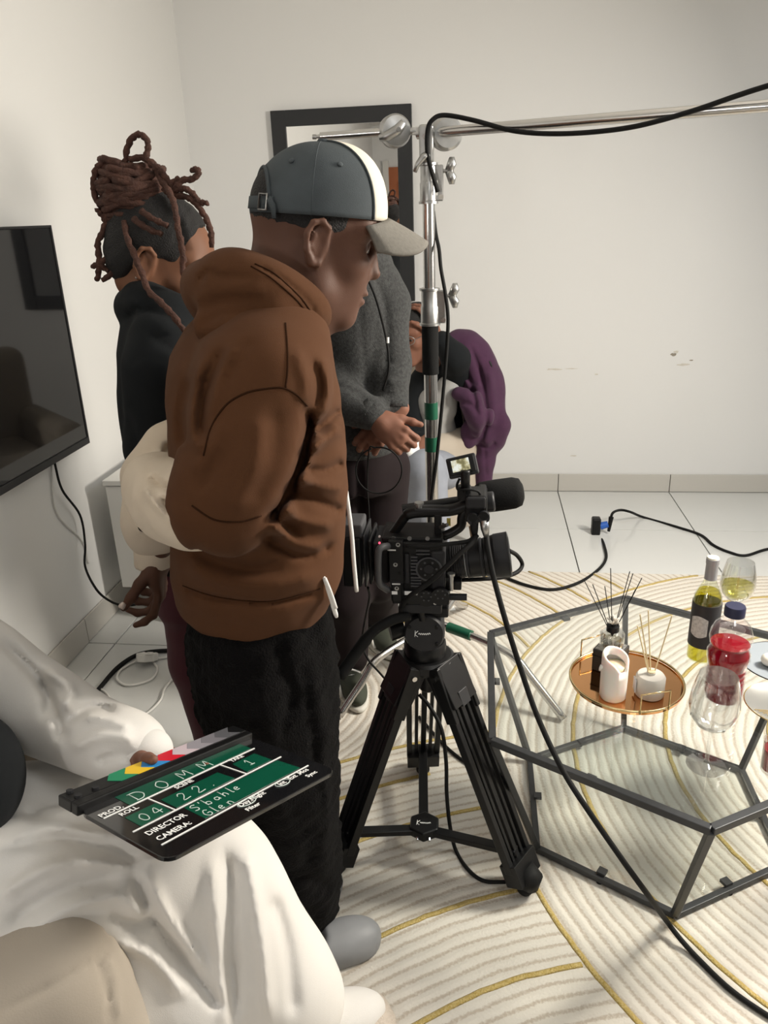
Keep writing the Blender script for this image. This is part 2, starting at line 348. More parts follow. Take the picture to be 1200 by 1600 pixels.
# ================================================================ WALL THINGS
t = thing('television', 'large black flat television on the left wall', 'television', (XL, 1.94, .74))
MB().ab((XL, 1.55, .85), (XL+.03, 2.35, 1.35)).build('wall_bracket', 'black_m', t)
MB().ab((XL+.026, 1.275, .745), (XL+.046, 2.617, 1.498)).build('body', 'black', t, bevel=.004)
MB().ab((XL+.045, 1.285, .768), (XL+.0495, 2.609, 1.492)).build('screen', 'screen', t)
for a, b in (((1.272, .741), (2.62, .766)), ((1.272, 1.493), (2.62, 1.501)), ((1.272, .741), (1.28, 1.501)), ((2.611, .741), (2.62, 1.501))):
    MB().ab((XL+.03, a[0], a[1]), (XL+.053, b[0], b[1])).build('bezel', 'dgrey', t, bevel=.002)
def cable(name, label, P, r, m='rubber', cat='cable', n=8, sm=8):
    return tag(MB().tube(catmull(P, sm), r, n).build(name, m, smooth=True), label, cat)
cable('television_cable', 'thin black cable hanging from the television down the wall', [atx(85, 722, XL+.02), atx(97, 765, XL+.03), atx(125, 805, XL+.03), atx(133, 850, XL+.04), atx(133, 885, XL+.06), at(150, 920, 2.28), at(170, 938, 2.31), at(192, 946, 2.34), at(215, 944, 2.38), at(245, 935, 2.44)], .0042)
cable('wall_cable', 'pale thin cable down the wall under the television', [atx(80, 727, XL+.006), atx(88, 800, XL+.006), atx(128, 845, XL+.006), atx(138, 880, XL+.006)], .003, 'cabw')
mx0, mx1, mz0, mz1 = -1.045, -.345, 1.063, 1.99
t = thing('wall_mirror', 'tall mirror in a flat wide black frame on the back wall', 'mirror', ((mx0+mx1)/2, YB, mz0))
fw_ = .072
for a, b in (((mx0, mz0), (mx0+fw_, mz1)), ((mx1-fw_, mz0), (mx1, mz1)), ((mx0+fw_, mz1-fw_), (mx1-fw_, mz1)), ((mx0+fw_, mz0), (mx1-fw_, mz0+fw_))):
    MB().ab((a[0], YB-.028, a[1]), (b[0], YB-.001, b[1])).build('frame_rail', 'mframe', t, bevel=.002)
MB().ab((mx0+fw_-.004, YB-.016, mz0+fw_-.004), (mx1-fw_+.004, YB-.004, mz1-fw_+.004)).build('mirror_glass', 'mirror', t)
# white cabinet by the left wall
t = thing('cabinet', 'white lacquered low cabinet on slim wooden legs by the left wall', 'cabinet', (-1.2, 2.9, 0))
cx0, cx1, cy0, cy1 = -1.405, -.98, 2.6, 3.5
MB().ab((cx0+.004, cy0+.006, .150), (cx1-.004, cy1, .575)).build('body', 'cabw', t, bevel=.002)
MB().ab((cx0-.002, cy0, .578), (cx1+.002, cy1+.004, .598)).build('top_board', 'cabw', t, bevel=.002)
MB().ab((cx0+.02, cy0+.25, 0.001), (cx1-.01, cy0+.27, .150)).build('under_panel', 'khaki', t)
for x in (cx0+.16, cx1-.05):
    for y in (cy0+.03, cy1-.1): MB().cyl((x, y, .150), (x+.012, y-.02, 0), .018, .014, 14).build('leg', 'wood', t, smooth=2)
for k in range(2): MB().ab((cx1-.002, cy0+.03+k*.44, .17), (cx1+.014, cy0+.45+k*.44, .56)).build('door', 'cabw', t, bevel=.002)
# floor cables and plugs at the left
t = thing('trailing_socket', 'white three-hole trailing socket lying on the grey tiles', 'socket', atz(230, 1042, 0))
c = atz(231, 1036, .0); 
poly = [(-.030, .034), (.016, .040), (.036, .020), (.034, -.020), (.010, -.044), (-.016, -.040), (-.036, -.012)]
Rm = np.array(Matrix.Rotation(R_(-24), 3, 'X'))
def tl(p): return c+np.array((0, 0, .028))+Rm@p
mb = MB().prism(poly, -.016, .012).xf(tl); mb.build('housing', 'white_pl', t, bevel=.004)
for x, y in ((-.012, .022), (.018, .024), (.006, -.002)):
    MB().box((x, y, .0125), (.008, .006, .002)).xf(tl).build('pin_hole', 'rubber', t)
MB().prism([(p[0]*.8+.006, p[1]*.35-.026) for p in poly], .011, .015).xf(tl).build('cover_lip', 'white_pl', t, bevel=.002)
g = lambda *L, z=.006: [atz(x, y, z) for x, y in L]
cable('white_extension_lead', 'thin white lead looping from the trailing socket across the tiles', g((300, 1022), (268, 1026), (240, 1030), (215, 1033), (190, 1046), (183, 1060), (195, 1070), (215, 1069), (238, 1060), (246, 1045), (240, 1035)), .0042, 'white_pl')
cable('grey_floor_lead', 'thin grey lead curving over the tiles beside the maroon trousers', g((116, 1078), (150, 1075), (168, 1085), (175, 1105), (195, 1119), (225, 1117), (250, 1095), (258, 1075), (280, 1052), (310, 1035)), .004, 'cabw')
cable('black_floor_lead', 'thick black lead running over the tiles behind the white trailing socket', g((330, 1018), (290, 1017), (250, 1017), (215, 1023), (185, 1042), (160, 1070), (138, 1098), (110, 1140), z=.009), .0078)
# floor cable with plug at the back
cp = atz(936, 834, 0)
t = thing('mains_plug', 'black cable socket joined to a blue plug on the back tiles', 'plug', cp)
MB().px(926, 811, 938, 838, cp[1]-.02, .045).build('socket_body', 'black', t, bevel=.008)
MB().cyl(at(938, 822, cp[1]), at(950, 819, cp[1]), .019, .016).build('blue_plug', mat('blue_plastic', (.02, .10, .42), .4), t, smooth=2)
MB().cyl(at(951, 830, cp[1]), at(955, 808, cp[1]), .007, .012).build('strain_relief', 'rubber', t, smooth=2)
cable('back_floor_cable', 'black cable snaking from the blue plug over the back tiles', [at(954, 811, cp[1]), at(958, 801, cp[1]), at(970, 797, 3.70), at(985, 800, 3.69)]+g((1005, 808), (1060, 824), (1095, 836), (1115, 852), (1140, 863), (1165, 868), (1200, 858), (1260, 850), (1340, 858), (1480, 850), (1700, 840)), .0065)
cable('camera_power_cable', 'black cable from the socket across the rug edge toward the camera', [at(938, 838, cp[1])]+g((944, 852), (947, 872), (935, 890))+g((905, 910), (865, 921), (825, 915), (790, 902), (765, 888), z=.019), .0065)
# ================================================================ GLASS TABLE
TC = (.443, 1.675); TZ = .40
hexa = lambda r: [(TC[0]+r*math.cos(R_(90+60*k)), TC[1]+r*math.sin(R_(90+60*k))) for k in range(6)]
ht, hb = hexa(.47), hexa(.335)
t = thing('coffee_table', 'hexagonal glass coffee table with tapering dark steel frame', 'table', (TC[0], TC[1], RZ))
def bar(p, q, w, parent, m='steel_fr', name='frame_bar', h=None):
    p = np.array(p, float); q = np.array(q, float); d = q-p; L = np.linalg.norm(d); x = d/L
    s = np.cross((0, 0, 1.), x); s /= np.linalg.norm(s); u = np.cross(x, s)
    return MB().box((p+q)/2, (L, w, h or w), rot=np.stack([x, s, u], 1)).build(name, m, parent, bevel=.0015)
for k in range(6):
    a, b = ht[k], ht[(k+1) % 6]; bar((*a, TZ-.009), (*b, TZ-.009), .017, t)
    a2, b2 = hb[k], hb[(k+1) % 6]; bar((*a2, RZ+.011), (*b2, RZ+.011), .015, t)
    bar((*hb[k], RZ+.012), (*ht[k], TZ-.012), .015, t, name='leg')
    for z, A, B, s in ((TZ-.018, a, b, .035), (RZ+.018, a2, b2, -.03)):
        m_ = (np.array(A)*.52+np.array(B)*.48); inn = (np.array(TC)-m_); inn /= np.linalg.norm(inn)
        MB().box((*(m_+inn*.012), z+.004), (.02, .02, .008), rz=math.atan2(inn[1], inn[0])).build('glass_support', 'steel_fr', t)
        if s < 0: MB().cyl((*m_, RZ), (*m_, RZ+.005), .008, n=10).build('foot_pad', 'rubber', t)
MB().prism([(TC[0]+(x-TC[0])*.972, TC[1]+(y-TC[1])*.972) for x, y in ht], TZ-.007, TZ).build('glass_top', 'glass', t)
MB().prism([(TC[0]+(x-TC[0])*.965, TC[1]+(y-TC[1])*.965) for x, y in hb], RZ+.020, RZ+.025).build('glass_shelf', 'glass2', t)
T0 = TZ+.0005
# copper tray
c = atz(978, 1066, T0); rt = .134
tray = thing('tray', 'round copper mirror tray with a gold wire rim and handles', 'tray', (c[0], c[1], T0))
MB().lathe([(rt, 0), (rt, .006)], (c[0], c[1], T0), 64).build('mirror_plate', 'copper', tray)
MB().tube([(c[0]+(rt+.001)*math.cos(2*math.pi*k/64), c[1]+(rt+.001)*math.sin(2*math.pi*k/64), T0+.010) for k in range(65)], .003, 8, caps=False).build('rim', 'gold', tray, smooth=True)
for an in (-72, 120):
    u = np.array((math.cos(R_(an)), math.sin(R_(an)), 0)); w = np.array((-u[1], u[0], 0)); b = np.array((c[0], c[1], T0+.006))+u*rt
    MB().tube([b-w*.036, b-w*.036+np.array((0, 0, .052)), b+w*.036+np.array((0, 0, .052)), b+w*.036], .0022, 8).build('handle', 'gold', tray, smooth=True)
T1 = T0+.0065
# candle
p = atz(957, 1088, T1); h = .112
t = thing('candle', 'white pillar candle with a melted lip on the copper tray', 'candle', (p[0], p[1], T1))
M['wax'] = mat('white_wax', (.84, .79, .74), .5, sss=.5); M['wax2'] = mat('yellow_cream_wax', (.86, .72, .50), .55, sss=.6)  # melt pool wax is yellower, with slightly more subsurface scattering than the body
mb = MB(); n = 48; prof = [(.0285, 0), (.0305, .004), (.031, .03), (.0312, .06), (.0312, .085), (.031, 1), (.029, 2), (.0245, 3), (.023, 4)]
V = []
for r, z in prof:
    for k in range(n):
        a = 2*math.pi*k/n; df = (a-R_(-58)+math.pi) % (2*math.pi)-math.pi
        top = h+.010*math.cos(a-R_(120)) - .024*math.exp(-(df/.55)**2)
        zz = z if z < .5 else top-(.006 if z == 1 else 0 if z == 2 else .002 if z == 3 else .02)
        rr = r*(1+.012*math.sin(3*a+1)+(.01*math.sin(7*a)))
        V.append((p[0]+rr*math.cos(a), p[1]+rr*math.sin(a), T1+zz))
F = [(i*n+k, i*n+(k+1) % n, (i+1)*n+(k+1) % n, (i+1)*n+k) for i in range(len(prof)-1) for k in range(n)]+[tuple(range(n-1, -1, -1))]
mb.add(V, F).build('wax_body', 'wax', t, smooth=True)
MB().lathe([(.0, h-.021), (.0235, h-.023), (.0235, h-.034), (0, h-.034)], (p[0], p[1], T1), 32).build('melt_pool', 'wax2', t, smooth=True)
MB().tube([(p[0]-.029, p[1]-.004, T1+h-.026), (p[0]-.034, p[1]-.007, T1+h-.032), (p[0]-.036, p[1]-.008, T1+h-.037)], [.006, .004, .002], 8).build('wax_drip', 'wax', t, smooth=True)
# black box
p = atz(957, 1050, T1)
t = thing('gift_box', 'black cardboard box with a patterned lid behind the candle', 'box', (p[0], p[1]+.015, T1))
def bx(q): 
    a = R_(-32); return np.array((p[0]-.004+q[0]*math.cos(a)-q[1]*math.sin(a), p[1]+.02+q[0]*math.sin(a)+q[1]*math.cos(a), T1+q[2]))
MB().ab((-.034, -.034, 0), (.034, .034, .060)).xf(bx).build('box_body', mat('black_card', (.03, .026, .024), .55, noise=.6, nscale=90), t, bevel=.002)
MB().ab((-.0345, -.0345, .042), (.0345, .0345, .0445)).xf(bx).build('lid_edge', 'black', t)
MB().ab((-.030, -.030, .060), (.030, .030, .0608)).xf(bx).build('lid_print', mat('grey_lid', (.33, .32, .30), .5, noise=.9, nscale=110, col2=(.06, .06, .06)), t)
# black reed diffuser stands on the box
b = bx(np.array((0, .0, .0612)))
t = thing('reed_diffuser', 'clear glass reed diffuser with black collar, black reeds and a white flower', 'diffuser', b, 'reed diffusers')
MB().lathe([(.0, .001), (.027, .001), (.030, .005), (.030, .038), (.026, .044), (.012, .046), (.012, .050), (.0105, .050), (.0105, .045), (.024, .042), (.0275, .036), (.0275, .006), (0, .005)], b, 36).build('glass_jar', 'wglass', t, smooth=2)
MB().lathe([(.0, .007), (.0265, .007), (.0265, .020), (0, .020)], b, 32).build('scented_oil', thin_glass('pale_oil', (.80, .78, .72), 1.33, .02), t, smooth=2)
MB().lathe([(.012, .046), (.0155, .046), (.0155, .060), (.009, .062)], b, 32).build('collar', 'black', t, smooth=2)
fl_ = MB(); q = b+np.array((.0, 0, .070)); rr = random.Random(3)
for k in range(46):
    a = rr.uniform(0, 6.283); e = rr.uniform(.15, 1.5); d = np.array((math.cos(a)*math.cos(e), math.sin(a)*math.cos(e), math.sin(e)))
    fl_.tube([q-np.array((0, 0, .008)), q+d*.012, q+d*.019], [.0012, .0024, .0008], 5)
fl_.build('flower', mat('dried_flower', (.80, .76, .68), .8), t, smooth=True)['kind'] = 'stuff'
for x, y, dz in ((912, 905, .0), (926, 913, .0), (945, 916, .0), (954, 888, .0), (984, 893, .0), (989, 896, .0), (1003, 903, .0), (993, 921, .0)):
    e = at(x, y, b[1]+.03*math.sin(x)); MB().cyl(b+np.array((.0, 0, .03)), e, .0011, n=6).build('reed', 'black', t)
# white reed diffuser
M['frost'] = mat('frosted_glass', (.78, .75, .69), .35, trans=.35)
p = atz(1014, 1085, T1)
t = thing('reed_diffuser', 'frosted glass reed diffuser with pale bamboo reeds beside the candle', 'diffuser', (p[0], p[1], T1), 'reed diffusers')
b = np.array((p[0], p[1], T1))
MB().lathe([(0, .001), (.031, .001), (.034, .005), (.034, .050), (.030, .056), (.010, .058), (.010, .063), (.0085, .063), (.0085, .056), (.029, .053), (.0315, .048), (.0315, .007), (0, .006)], b, 40).build('glass_jar', M['frost'], t, smooth=2)
MB().lathe([(0, .0075), (.031, .0075), (.031, .034), (0, .034)], b, 36).build('scented_oil', mat('milky_oil', (.74, .66, .50), .2), t, smooth=2)
MB().lathe([(0, .0585), (.009, .0585), (.009, .066), (0, .066)], b, 24).build('stopper', mat('pale_stopper', (.78, .66, .42), .6), t, smooth=2)
MB().ab((b[0]-.037, b[1]-.012, T1+.012), (b[0]-.034, b[1]+.010, T1+.044)).build('paper_label', mat('label_grey', (.55, .55, .56), .6), t)
M['bamboo'] = mat('bamboo_reed', (.74, .60, .36), .6)
for x, y in ((996, 978), (1000, 960), (1013, 954), (1050, 962)):
    MB().cyl(b+np.array((.002, 0, .03)), at(x, y, b[1]+.02*math.sin(x)), .0016, n=6).build('reed', 'bamboo', t)
# wine glasses
def wine_glass(pos, label, s=1., wine=None):
    t = thing('wine_glass', label, 'glass', pos, 'wine glasses')
    o = [(0, .0), (.036, .0), (.037, .0015), (.020, .004), (.006, .008), (.0038, .016), (.0034, .060), (.0042, .082), (.010, .087), (.030, .098), (.042, .116), (.0455, .138), (.043, .165), (.0375, .190), (.0345, .203)]
    i = [(.0335, .203), (.0365, .190), (.042, .165), (.0443, .138), (.0407, .116), (.029, .100), (.012, .0905), (0, .089)]
    MB().lathe([(r*s, z*s) for r, z in o], pos, 48).build('bowl_outer', 'wglass', t, smooth=2)
    MB().lathe([(r*s, z*s) for r, z in i], pos, 48).build('bowl_inner', 'wglass', t, smooth=2)
    if wine:
        L = [(0, .0915), (.011, .093), (.0285, .1015), (.0398, .1165), (.0432, .136), (0, .136)]
        MB().lathe([(r*s, z*s) for r, z in L], pos, 40).build('wine', wine, t, smooth=2)
M['wwine'] = thin_glass('white_wine', (.86, .84, .42), 1.33, .02)
p = atz(1103, 1196, T0); wine_glass((p[0], p[1], T0), 'empty stemmed wine glass at the front of the glass table', 1.08)
p = atz(1153, 1000, T0); wine_glass((p[0], p[1]+.06, T0), 'wine glass with a little white wine behind the two bottles', 1.0, M['wwine'])
# white wine bottle
p = atz(1097, 1035, T0); b = np.array((p[0], p[1]+.02, T0))
t = thing('wine_bottle', 'white wine bottle with a dark label and grey foil neck', 'bottle', b)
s = .92
MB().lathe([(r*s, z*s) for r, z in [(0, .006), (.030, .001), (.036, .004), (.0375, .012), (.0375, .180), (.035, .200), (.022, .228), (.0155, .245), (.0145, .305), (0, .306)]], b, 40).build('glass_body', thin_glass('clear_bottle', (.93, .95, .86), 1.5, .05), t, smooth=2)
MB().lathe([(r*s, z*s) for r, z in [(0, .008), (.0355, .008), (.0355, .180), (.033, .198), (.026, .214), (0, .214)]], b, 40).build('white_wine', thin_glass('yellow_wine', (.84, .78, .16), 1.33, .05), t, smooth=2)
M['blabel'] = mat('black_label', (.025, .024, .028), .55)
MB().lathe([(r*s, z*s) for r, z in [(.0378, .050), (.0384, .050), (.0384, .180), (.0378, .180)]], b, 40).build('dark_label', 'blabel', t, smooth=2)
MB().lathe([(r*s, z*s) for r, z in [(.0155, .248), (.0163, .248), (.0160, .292), (.0172, .294), (.0172, .308), (0, .308)]], b, 32).build('foil_neck', mat('grey_foil', (.36, .36, .38), .4, metal=.3), t, smooth=2)
MB().lathe([(0, .3082*s), (.0155*s, .3082*s), (.0145*s, .312*s), (0, .312*s)], b, 24).build('cap_top', mat('cream_cap', (.84, .80, .66), .5), t, smooth=2)
lab = MB(); n = 14
for k in range(n+1):
    a = R_(196+k*5); zz = .028*math.sin(math.pi*k/n)
    for z in (.117-.3*zz-.026, .117+.3*zz+.022): lab.v.append((b[0]+.0388*s*math.cos(a), b[1]+.0388*s*math.sin(a), b[2]+z*s))
lab.f = [(2*k, 2*k+2, 2*k+3, 2*k+1) for k in range(n)]
lab.build('paper_crest', mat('crest_paper', (.62, .61, .60), .6, noise=.7, nscale=160, col2=(.3, .3, .3)), t, solid=.0003)
# red juice bottle
p = atz(1127, 1094, T0); b = np.array((p[0]+.004, p[1]+.008, T0)); s = 1.10
t = thing('juice_bottle', 'clear plastic bottle of red juice with a dark blue cap', 'bottle', b)
pr = [(0, .004), (.026, .001), (.036, .005), (.0395, .016)]
for k in range(5): z = .024+k*.013; pr += [(.0395, z), (.0375, z+.0045), (.0395, z+.009)]
pr += [(.041, .096), (.043, .104), (.043, .118), (.0375, .127), (.0365, .131), (.041, .138), (.0425, .150), (.041, .164), (.034, .182), (.022, .194), (.0165, .200), (.0165, .216), (0, .216)]
MB().lathe([(r*s, z*s) for r, z in pr], b, 44).build('plastic_body', thin_glass('clear_pet', (.97, .96, .96), 1.45, .03), t, smooth=2)
li = [(max(0, r-.0022)*s, z*s) for r, z in pr if .003 < z < .147 and r > .02]
li = [(0, .006*s)]+li+[(0, .1475*s)]
m = bpy.data.materials.new('red_juice'); m.use_nodes = True; nt = m.node_tree; bs = nt.nodes['Principled BSDF']
bs.inputs['Base Color'].default_value = (.36, .004, .018, 1); bs.inputs['Roughness'].default_value = .12; bs.inputs['Transmission Weight'].default_value = .45; bs.inputs['IOR'].default_value = 1.33; M['juice'] = m
MB().lathe(li, b, 44).build('red_juice', 'juice', t, smooth=2)
MB().lathe([(.0175*s, .203*s), (.0205*s, .203*s), (.0205*s, .222*s), (.019*s, .225*s), (0, .225*s)], b, 36).build('cap', mat('navy_cap', (.022, .024, .06), .45), t, smooth=2)
# plates and red glass at the right
p = atz(1222, 1042, T0)
t = thing('dinner_plate', 'flat blue-grey plate with a dark rim near the juice bottle', 'plate', (p[0], p[1], T0), 'plates')
M['plate'] = mat('blue_grey_glaze', (.27, .30, .33), .25)
MB().lathe([(0, .0), (.07, .0), (.098, .011), (.100, .013), (.097, .0135), (.07, .004), (0, .004)], (p[0], p[1], T0), 56).build('dish', 'plate', t, smooth=2)
MB().tube([(p[0]+.1*math.cos(2*math.pi*k/56), p[1]+.1*math.sin(2*math.pi*k/56), T0+.0125) for k in range(57)], .0016, 6, caps=False).build('rim', 'black', t, smooth=True)
PL = p
q = (p[0]-.012, p[1]-.006, T0+.0045)
fo = thing('bread_roll', 'pale lump of white food lying on the blue-grey plate', 'food', q)
mb = MB()
for dx, dy, r in ((-.022, .004, .020), (.004, -.010, .024), (.022, .010, .022)):
    mb.lathe([(0, 0)]+[(r*math.sin(a), r*.8*(1-math.cos(a))) for a in np.linspace(.5, math.pi, 9)], (q[0]+dx, q[1]+dy, q[2]), 20)
mb.build('crumb', mat('pale_dough', (.82, .79, .70), .6), fo, smooth=True)
p = atz(1226, 1112, T0)
t = thing('ribbed_plate', 'ribbed silvery plate with a gold rim at the right edge', 'plate', (p[0], p[1], T0), 'plates')
MB().lathe([(0, 0), (.05, 0)]+[(.05+.004*k, .003+.0016*k+.001*(k % 2)) for k in range(10)]+[(.088, .021), (.05, .006), (0, .005)], (p[0], p[1], T0), 60).build('dish', mat('silver_glaze', (.42, .42, .40), .2, metal=.6), t, smooth=2)
MB().tube([(p[0]+.088*math.cos(2*math.pi*k/56), p[1]+.088*math.sin(2*math.pi*k/56), T0+.020) for k in range(57)], .0016, 6, caps=False).build('rim', 'gold', t, smooth=True)
for k in range(4):
    a0 = np.array((p[0]-.075+.007*k, p[1]-.022-.006*k, T0+.018)); MB().cyl(a0, a0+np.array((.10, -.012, .004)), .0013, n=6).build('ridge', 'gold', t)
p = atz(1207, 1205, T0)
t = thing('red_tumbler', 'tumbler of red juice at the right edge of the table', 'glass', (p[0], p[1], T0))
MB().lathe([(0, .0), (.022, 0), (.024, .004), (.026, .075), (.0245, .075), (.0225, .008), (0, .007)], (p[0], p[1], T0), 36).build('glass_wall', 'wglass', t, smooth=2)
MB().lathe([(0, .008), (.0222, .008), (.0238, .056), (0, .056)], (p[0], p[1], T0), 32).build('red_drink', 'juice', t, smooth=2)

# ================================================================ LIGHT STAND
SY = 2.3; sb = at(676, 980, SY); SX = -.147
st = thing('light_stand', 'chrome steel light stand with bent tube legs and black cloth grip', 'light stand', (SX, SY, RZ))
sx = lambda py: at(682, py, SY)[2]
pole = lambda z0, z1, r, name='pole_tube', m='chrome': MB().cyl((SX, SY, z0), (SX, SY, z1), r, n=24).build(name, m, st, smooth=2)
z_c1t, z_c1b, z_c2t, z_c2b, z_bk = sx(254), sx(318), sx(450), sx(508), sx(584)
pole(.16, z_c2b, .0200); pole(z_c2t, z_c1b+.01, .0172); pole(z_c1t-.02, sx(200), .0128)
pole(z_bk, z_c2b-.002, .0245, 'cloth_grip', 'foam')
for z0, z1 in ((sx(654), sx(628)), (sx(704), sx(682))): pole(z0, z1, .0207, 'green_tape_band', 'tape')
for zt, zb, r in ((z_c1t, z_c1b, .0235), (z_c2t, z_c2b, .0265)):
    q = MB().lathe([(r*.8, zb), (r*1.15, zb), (r*1.15, zb+.006), (r, zb+.008), (r, (zt+zb)/2), (r*.92, (zt+zb)/2+.004), (r*.92, zt-.008), (r*1.12, zt-.006), (r*1.12, zt), (r*.8, zt)], (SX, SY, 0), 32).build('collar', 'castalu', st, smooth=2)
    MB().ab((SX+r*.7, SY-.010, zb+.006), (SX+r*1.75, SY+.010, zt-.006)).build('clamp_block', 'castalu', st, bevel=.003)
    zz = zt-.022
    k = MB().cyl((SX+r*1.6, SY-.002, zz), (SX+r*2.5, SY-.002, zz), .005, n=14).build('knob_screw', 'castalu', st, smooth=2)
    mb = MB(); 
    for d in (-1, 1): mb.tube([(SX+r*2.4, SY-.002, zz), (SX+r*2.75, SY-.002, zz+d*.018), (SX+r*2.75, SY-.002, zz+d*.034)], [.011, .013, .007], 12)
    mb.build('wing_knob', 'castalu', st, smooth=True)
    MB().cyl((SX+r*1.5, SY-.012, zb+.016), (SX+r*1.5, SY-.004, zb+.016), .007, n=12).build('bolt', 'chrome', st, smooth=2)
MB().px(679, 291-9, 684, 291+14, SY-.0215, .002).build('paper_tag', 'white_pt', st)
# base and legs
pole(.12, .235, .024, 'base_casting', 'castalu')
for e, ht_ in (((.268, 2.041), .205), ((-.43, 2.005), .185), ((-.05, 2.76), .165)):
    d = np.array((e[0]-SX, e[1]-SY)); L = np.linalg.norm(d); d /= L
    P = [(SX+d[0]*r, SY+d[1]*r, z) for r, z in ((.02, ht_), (.10, ht_), (L*.52, ht_-.012), (L*.66, ht_-.032), (L*.76, ht_-.075), (L, RZ+.012))]
    MB().tube(catmull(P, 7), .0125, 14).build('leg', 'chrome', st, smooth=True)
d = np.array((.268-SX, 2.041-SY)); L = np.linalg.norm(d); d /= L
MB().cyl((SX+d[0]*.06, SY+d[1]*.06, .205), (SX+d[0]*.15, SY+d[1]*.15, .203), .0175, n=16).build('green_tape_band', 'tape', st, smooth=2)
# grip head and boom
bm = thing('lighting_boom', 'long chrome boom arm clamped across the top of the light stand', 'boom', (SX, SY, sx(205)))
pL, pM, pR = at(492, 214, SY), at(686, 206, SY), at(1200, 165, 2.0)
zt = pM[2]
dv = (pR-pM)/np.linalg.norm(pR-pM); pE = pM+dv*1.75
pS = at(617, 205, SY-.01)
MB().tube([pL, pL+(pS-pL)*.06, pL+(pS-pL)*.07, pS], [.004, .006, .0105, .0105], 16).build('boom_tail', 'chrome', bm, smooth=2)
MB().cyl(pL+np.array((-.006, 0, 0)), pL+np.array((.004, 0, 0)), .0065, n=14).build('tip_ferrule', 'castalu', bm, smooth=2)
MB().cyl(pM+np.array((-.06, .03, 0)), pE, .0135, n=20).build('boom_tube', 'chrome', bm, smooth=2)
MB().cyl(pS, pM, .009, n=14).build('link_rod', 'castalu', bm, smooth=2)
MB().px(643, 197, 656, 210, SY-.014, .01).build('white_sleeve', 'white_pl', bm, bevel=.003)
av = np.array((.35, -1, .0)); av /= np.linalg.norm(av)
def disc(c, prof, name, m): return MB().lathe(prof, c, 36, axis=av).build(name, m, bm, smooth=2)
disc(pS, [(.0, -.020), (.040, -.020), (.042, -.016), (.042, -.008), (.038, -.006), (.038, -.002), (.042, 0), (.042, .012), (.037, .020), (.012, .026), (0, .026)], 'grip_head', 'castalu')
hd = pS+av*.03
MB().tube([hd+np.array((.018, 0, .018)), hd, hd+np.array((-.030, 0, -.014)), hd+np.array((-.050, -.004, -.018))], [.010, .014, .013, .008], 12).build('t_handle', 'castalu', bm, smooth=True)
MB().cyl(hd+av*.004, hd+av*.016, .006, n=12).build('bolt', 'chrome', bm, smooth=2)
disc(pM+np.array((.018, .018, -.004)), [(0, -.02), (.040, -.02), (.043, -.014), (.043, -.004), (.039, -.002), (.043, .0), (.043, .012), (.036, .018), (0, .018)], 'grip_disc', 'castalu')
MB().ab((SX-.022, SY-.03, zt-.075), (SX+.016, SY+.016, zt+.018)).build('spigot_block', 'castalu', bm, bevel=.006)
MB().cyl((SX-.004, SY-.036, zt-.012), (SX-.004, SY-.026, zt-.012), .008, n=12).build('bolt', 'chrome', bm, smooth=2)
MB().tube([(SX+.004, SY-.034, zt-.056), (SX-.010, SY-.038, zt-.062), (SX-.026, SY-.040, zt-.080), (SX-.034, SY-.040, zt-.098)], [.011, .010, .007, .006], 10).build('clamp_lever', 'castalu', bm, smooth=True)
cable('boom_cable', 'black cable drooping from the stand top along the boom', [at(684, 300, SY-.03), at(669, 245, SY-.04), at(668, 205, SY-.04), at(676, 187, SY-.04), at(695, 180, SY-.04), at(740, 188, 2.24), at(800, 204, 2.2), at(860, 209, 2.17), at(930, 206, 2.12), at(1000, 196, 2.08), at(1080, 174, 2.04), at(1150, 150, 2.0), at(1200, 134, 1.97), at(1300, 105, 1.95), np.array((1.45, 1.96, 1.95)), np.array((1.66, 1.95, 1.90)), np.array((1.80, 1.96, 1.84))], .006)
cable('stand_cable', 'black cable hanging down the light stand pole', [at(677, 330, SY+.035), at(681, 365, SY+.02), at(686, 390, SY-.02), at(689, 420, SY-.035), at(696, 460, SY-.045), at(700, 500, SY-.05), at(697, 560, SY-.04), at(690, 640, SY-.03), at(682, 720, SY-.028), at(672, 800, SY-.03), at(668, 900, SY-.04), at(672, 985, SY-.05)], .0052)
# softbox at the boom's end, beyond the right edge
fx = thing('film_light', 'square warm softbox film light hanging from the boom end', 'film light', (1.66, 1.93, 1.5))
qf = (Vector((.1, 1.75, .85))-Vector((1.62, 1.93, 1.72))).to_track_quat('-Z', 'Y').to_matrix(); Rf = np.array(qf)
fz = lambda p: np.array((1.62, 1.93, 1.72))+Rf@p
mb = MB(); 
for s0, z0, s1, z1 in ((.22, .004, .08, .16),):
    v = [(x*s0, y*s0, z0) for x, y in ((-1, -1), (1, -1), (1, 1), (-1, 1))]+[(x*s1, y*s1, z1) for x, y in ((-1, -1), (1, -1), (1, 1), (-1, 1))]
    mb.add(v, [(4, 5, 6, 7)]+[(i, (i+1) % 4, 4+(i+1) % 4, 4+i) for i in range(4)])
mb.xf(fz).build('softbox_hood', 'black', fx, solid=.003)
MB().ab((-.215, -.215, .006), (.215, .215, .010)).xf(fz).build('diffuser', mat('softbox_cloth', (1, .86, .66), .8, emit=5), fx)
MB().ab((-.06, -.06, .16), (.06, .06, .28)).xf(fz).build('lamp_head', 'dgrey', fx, bevel=.01)

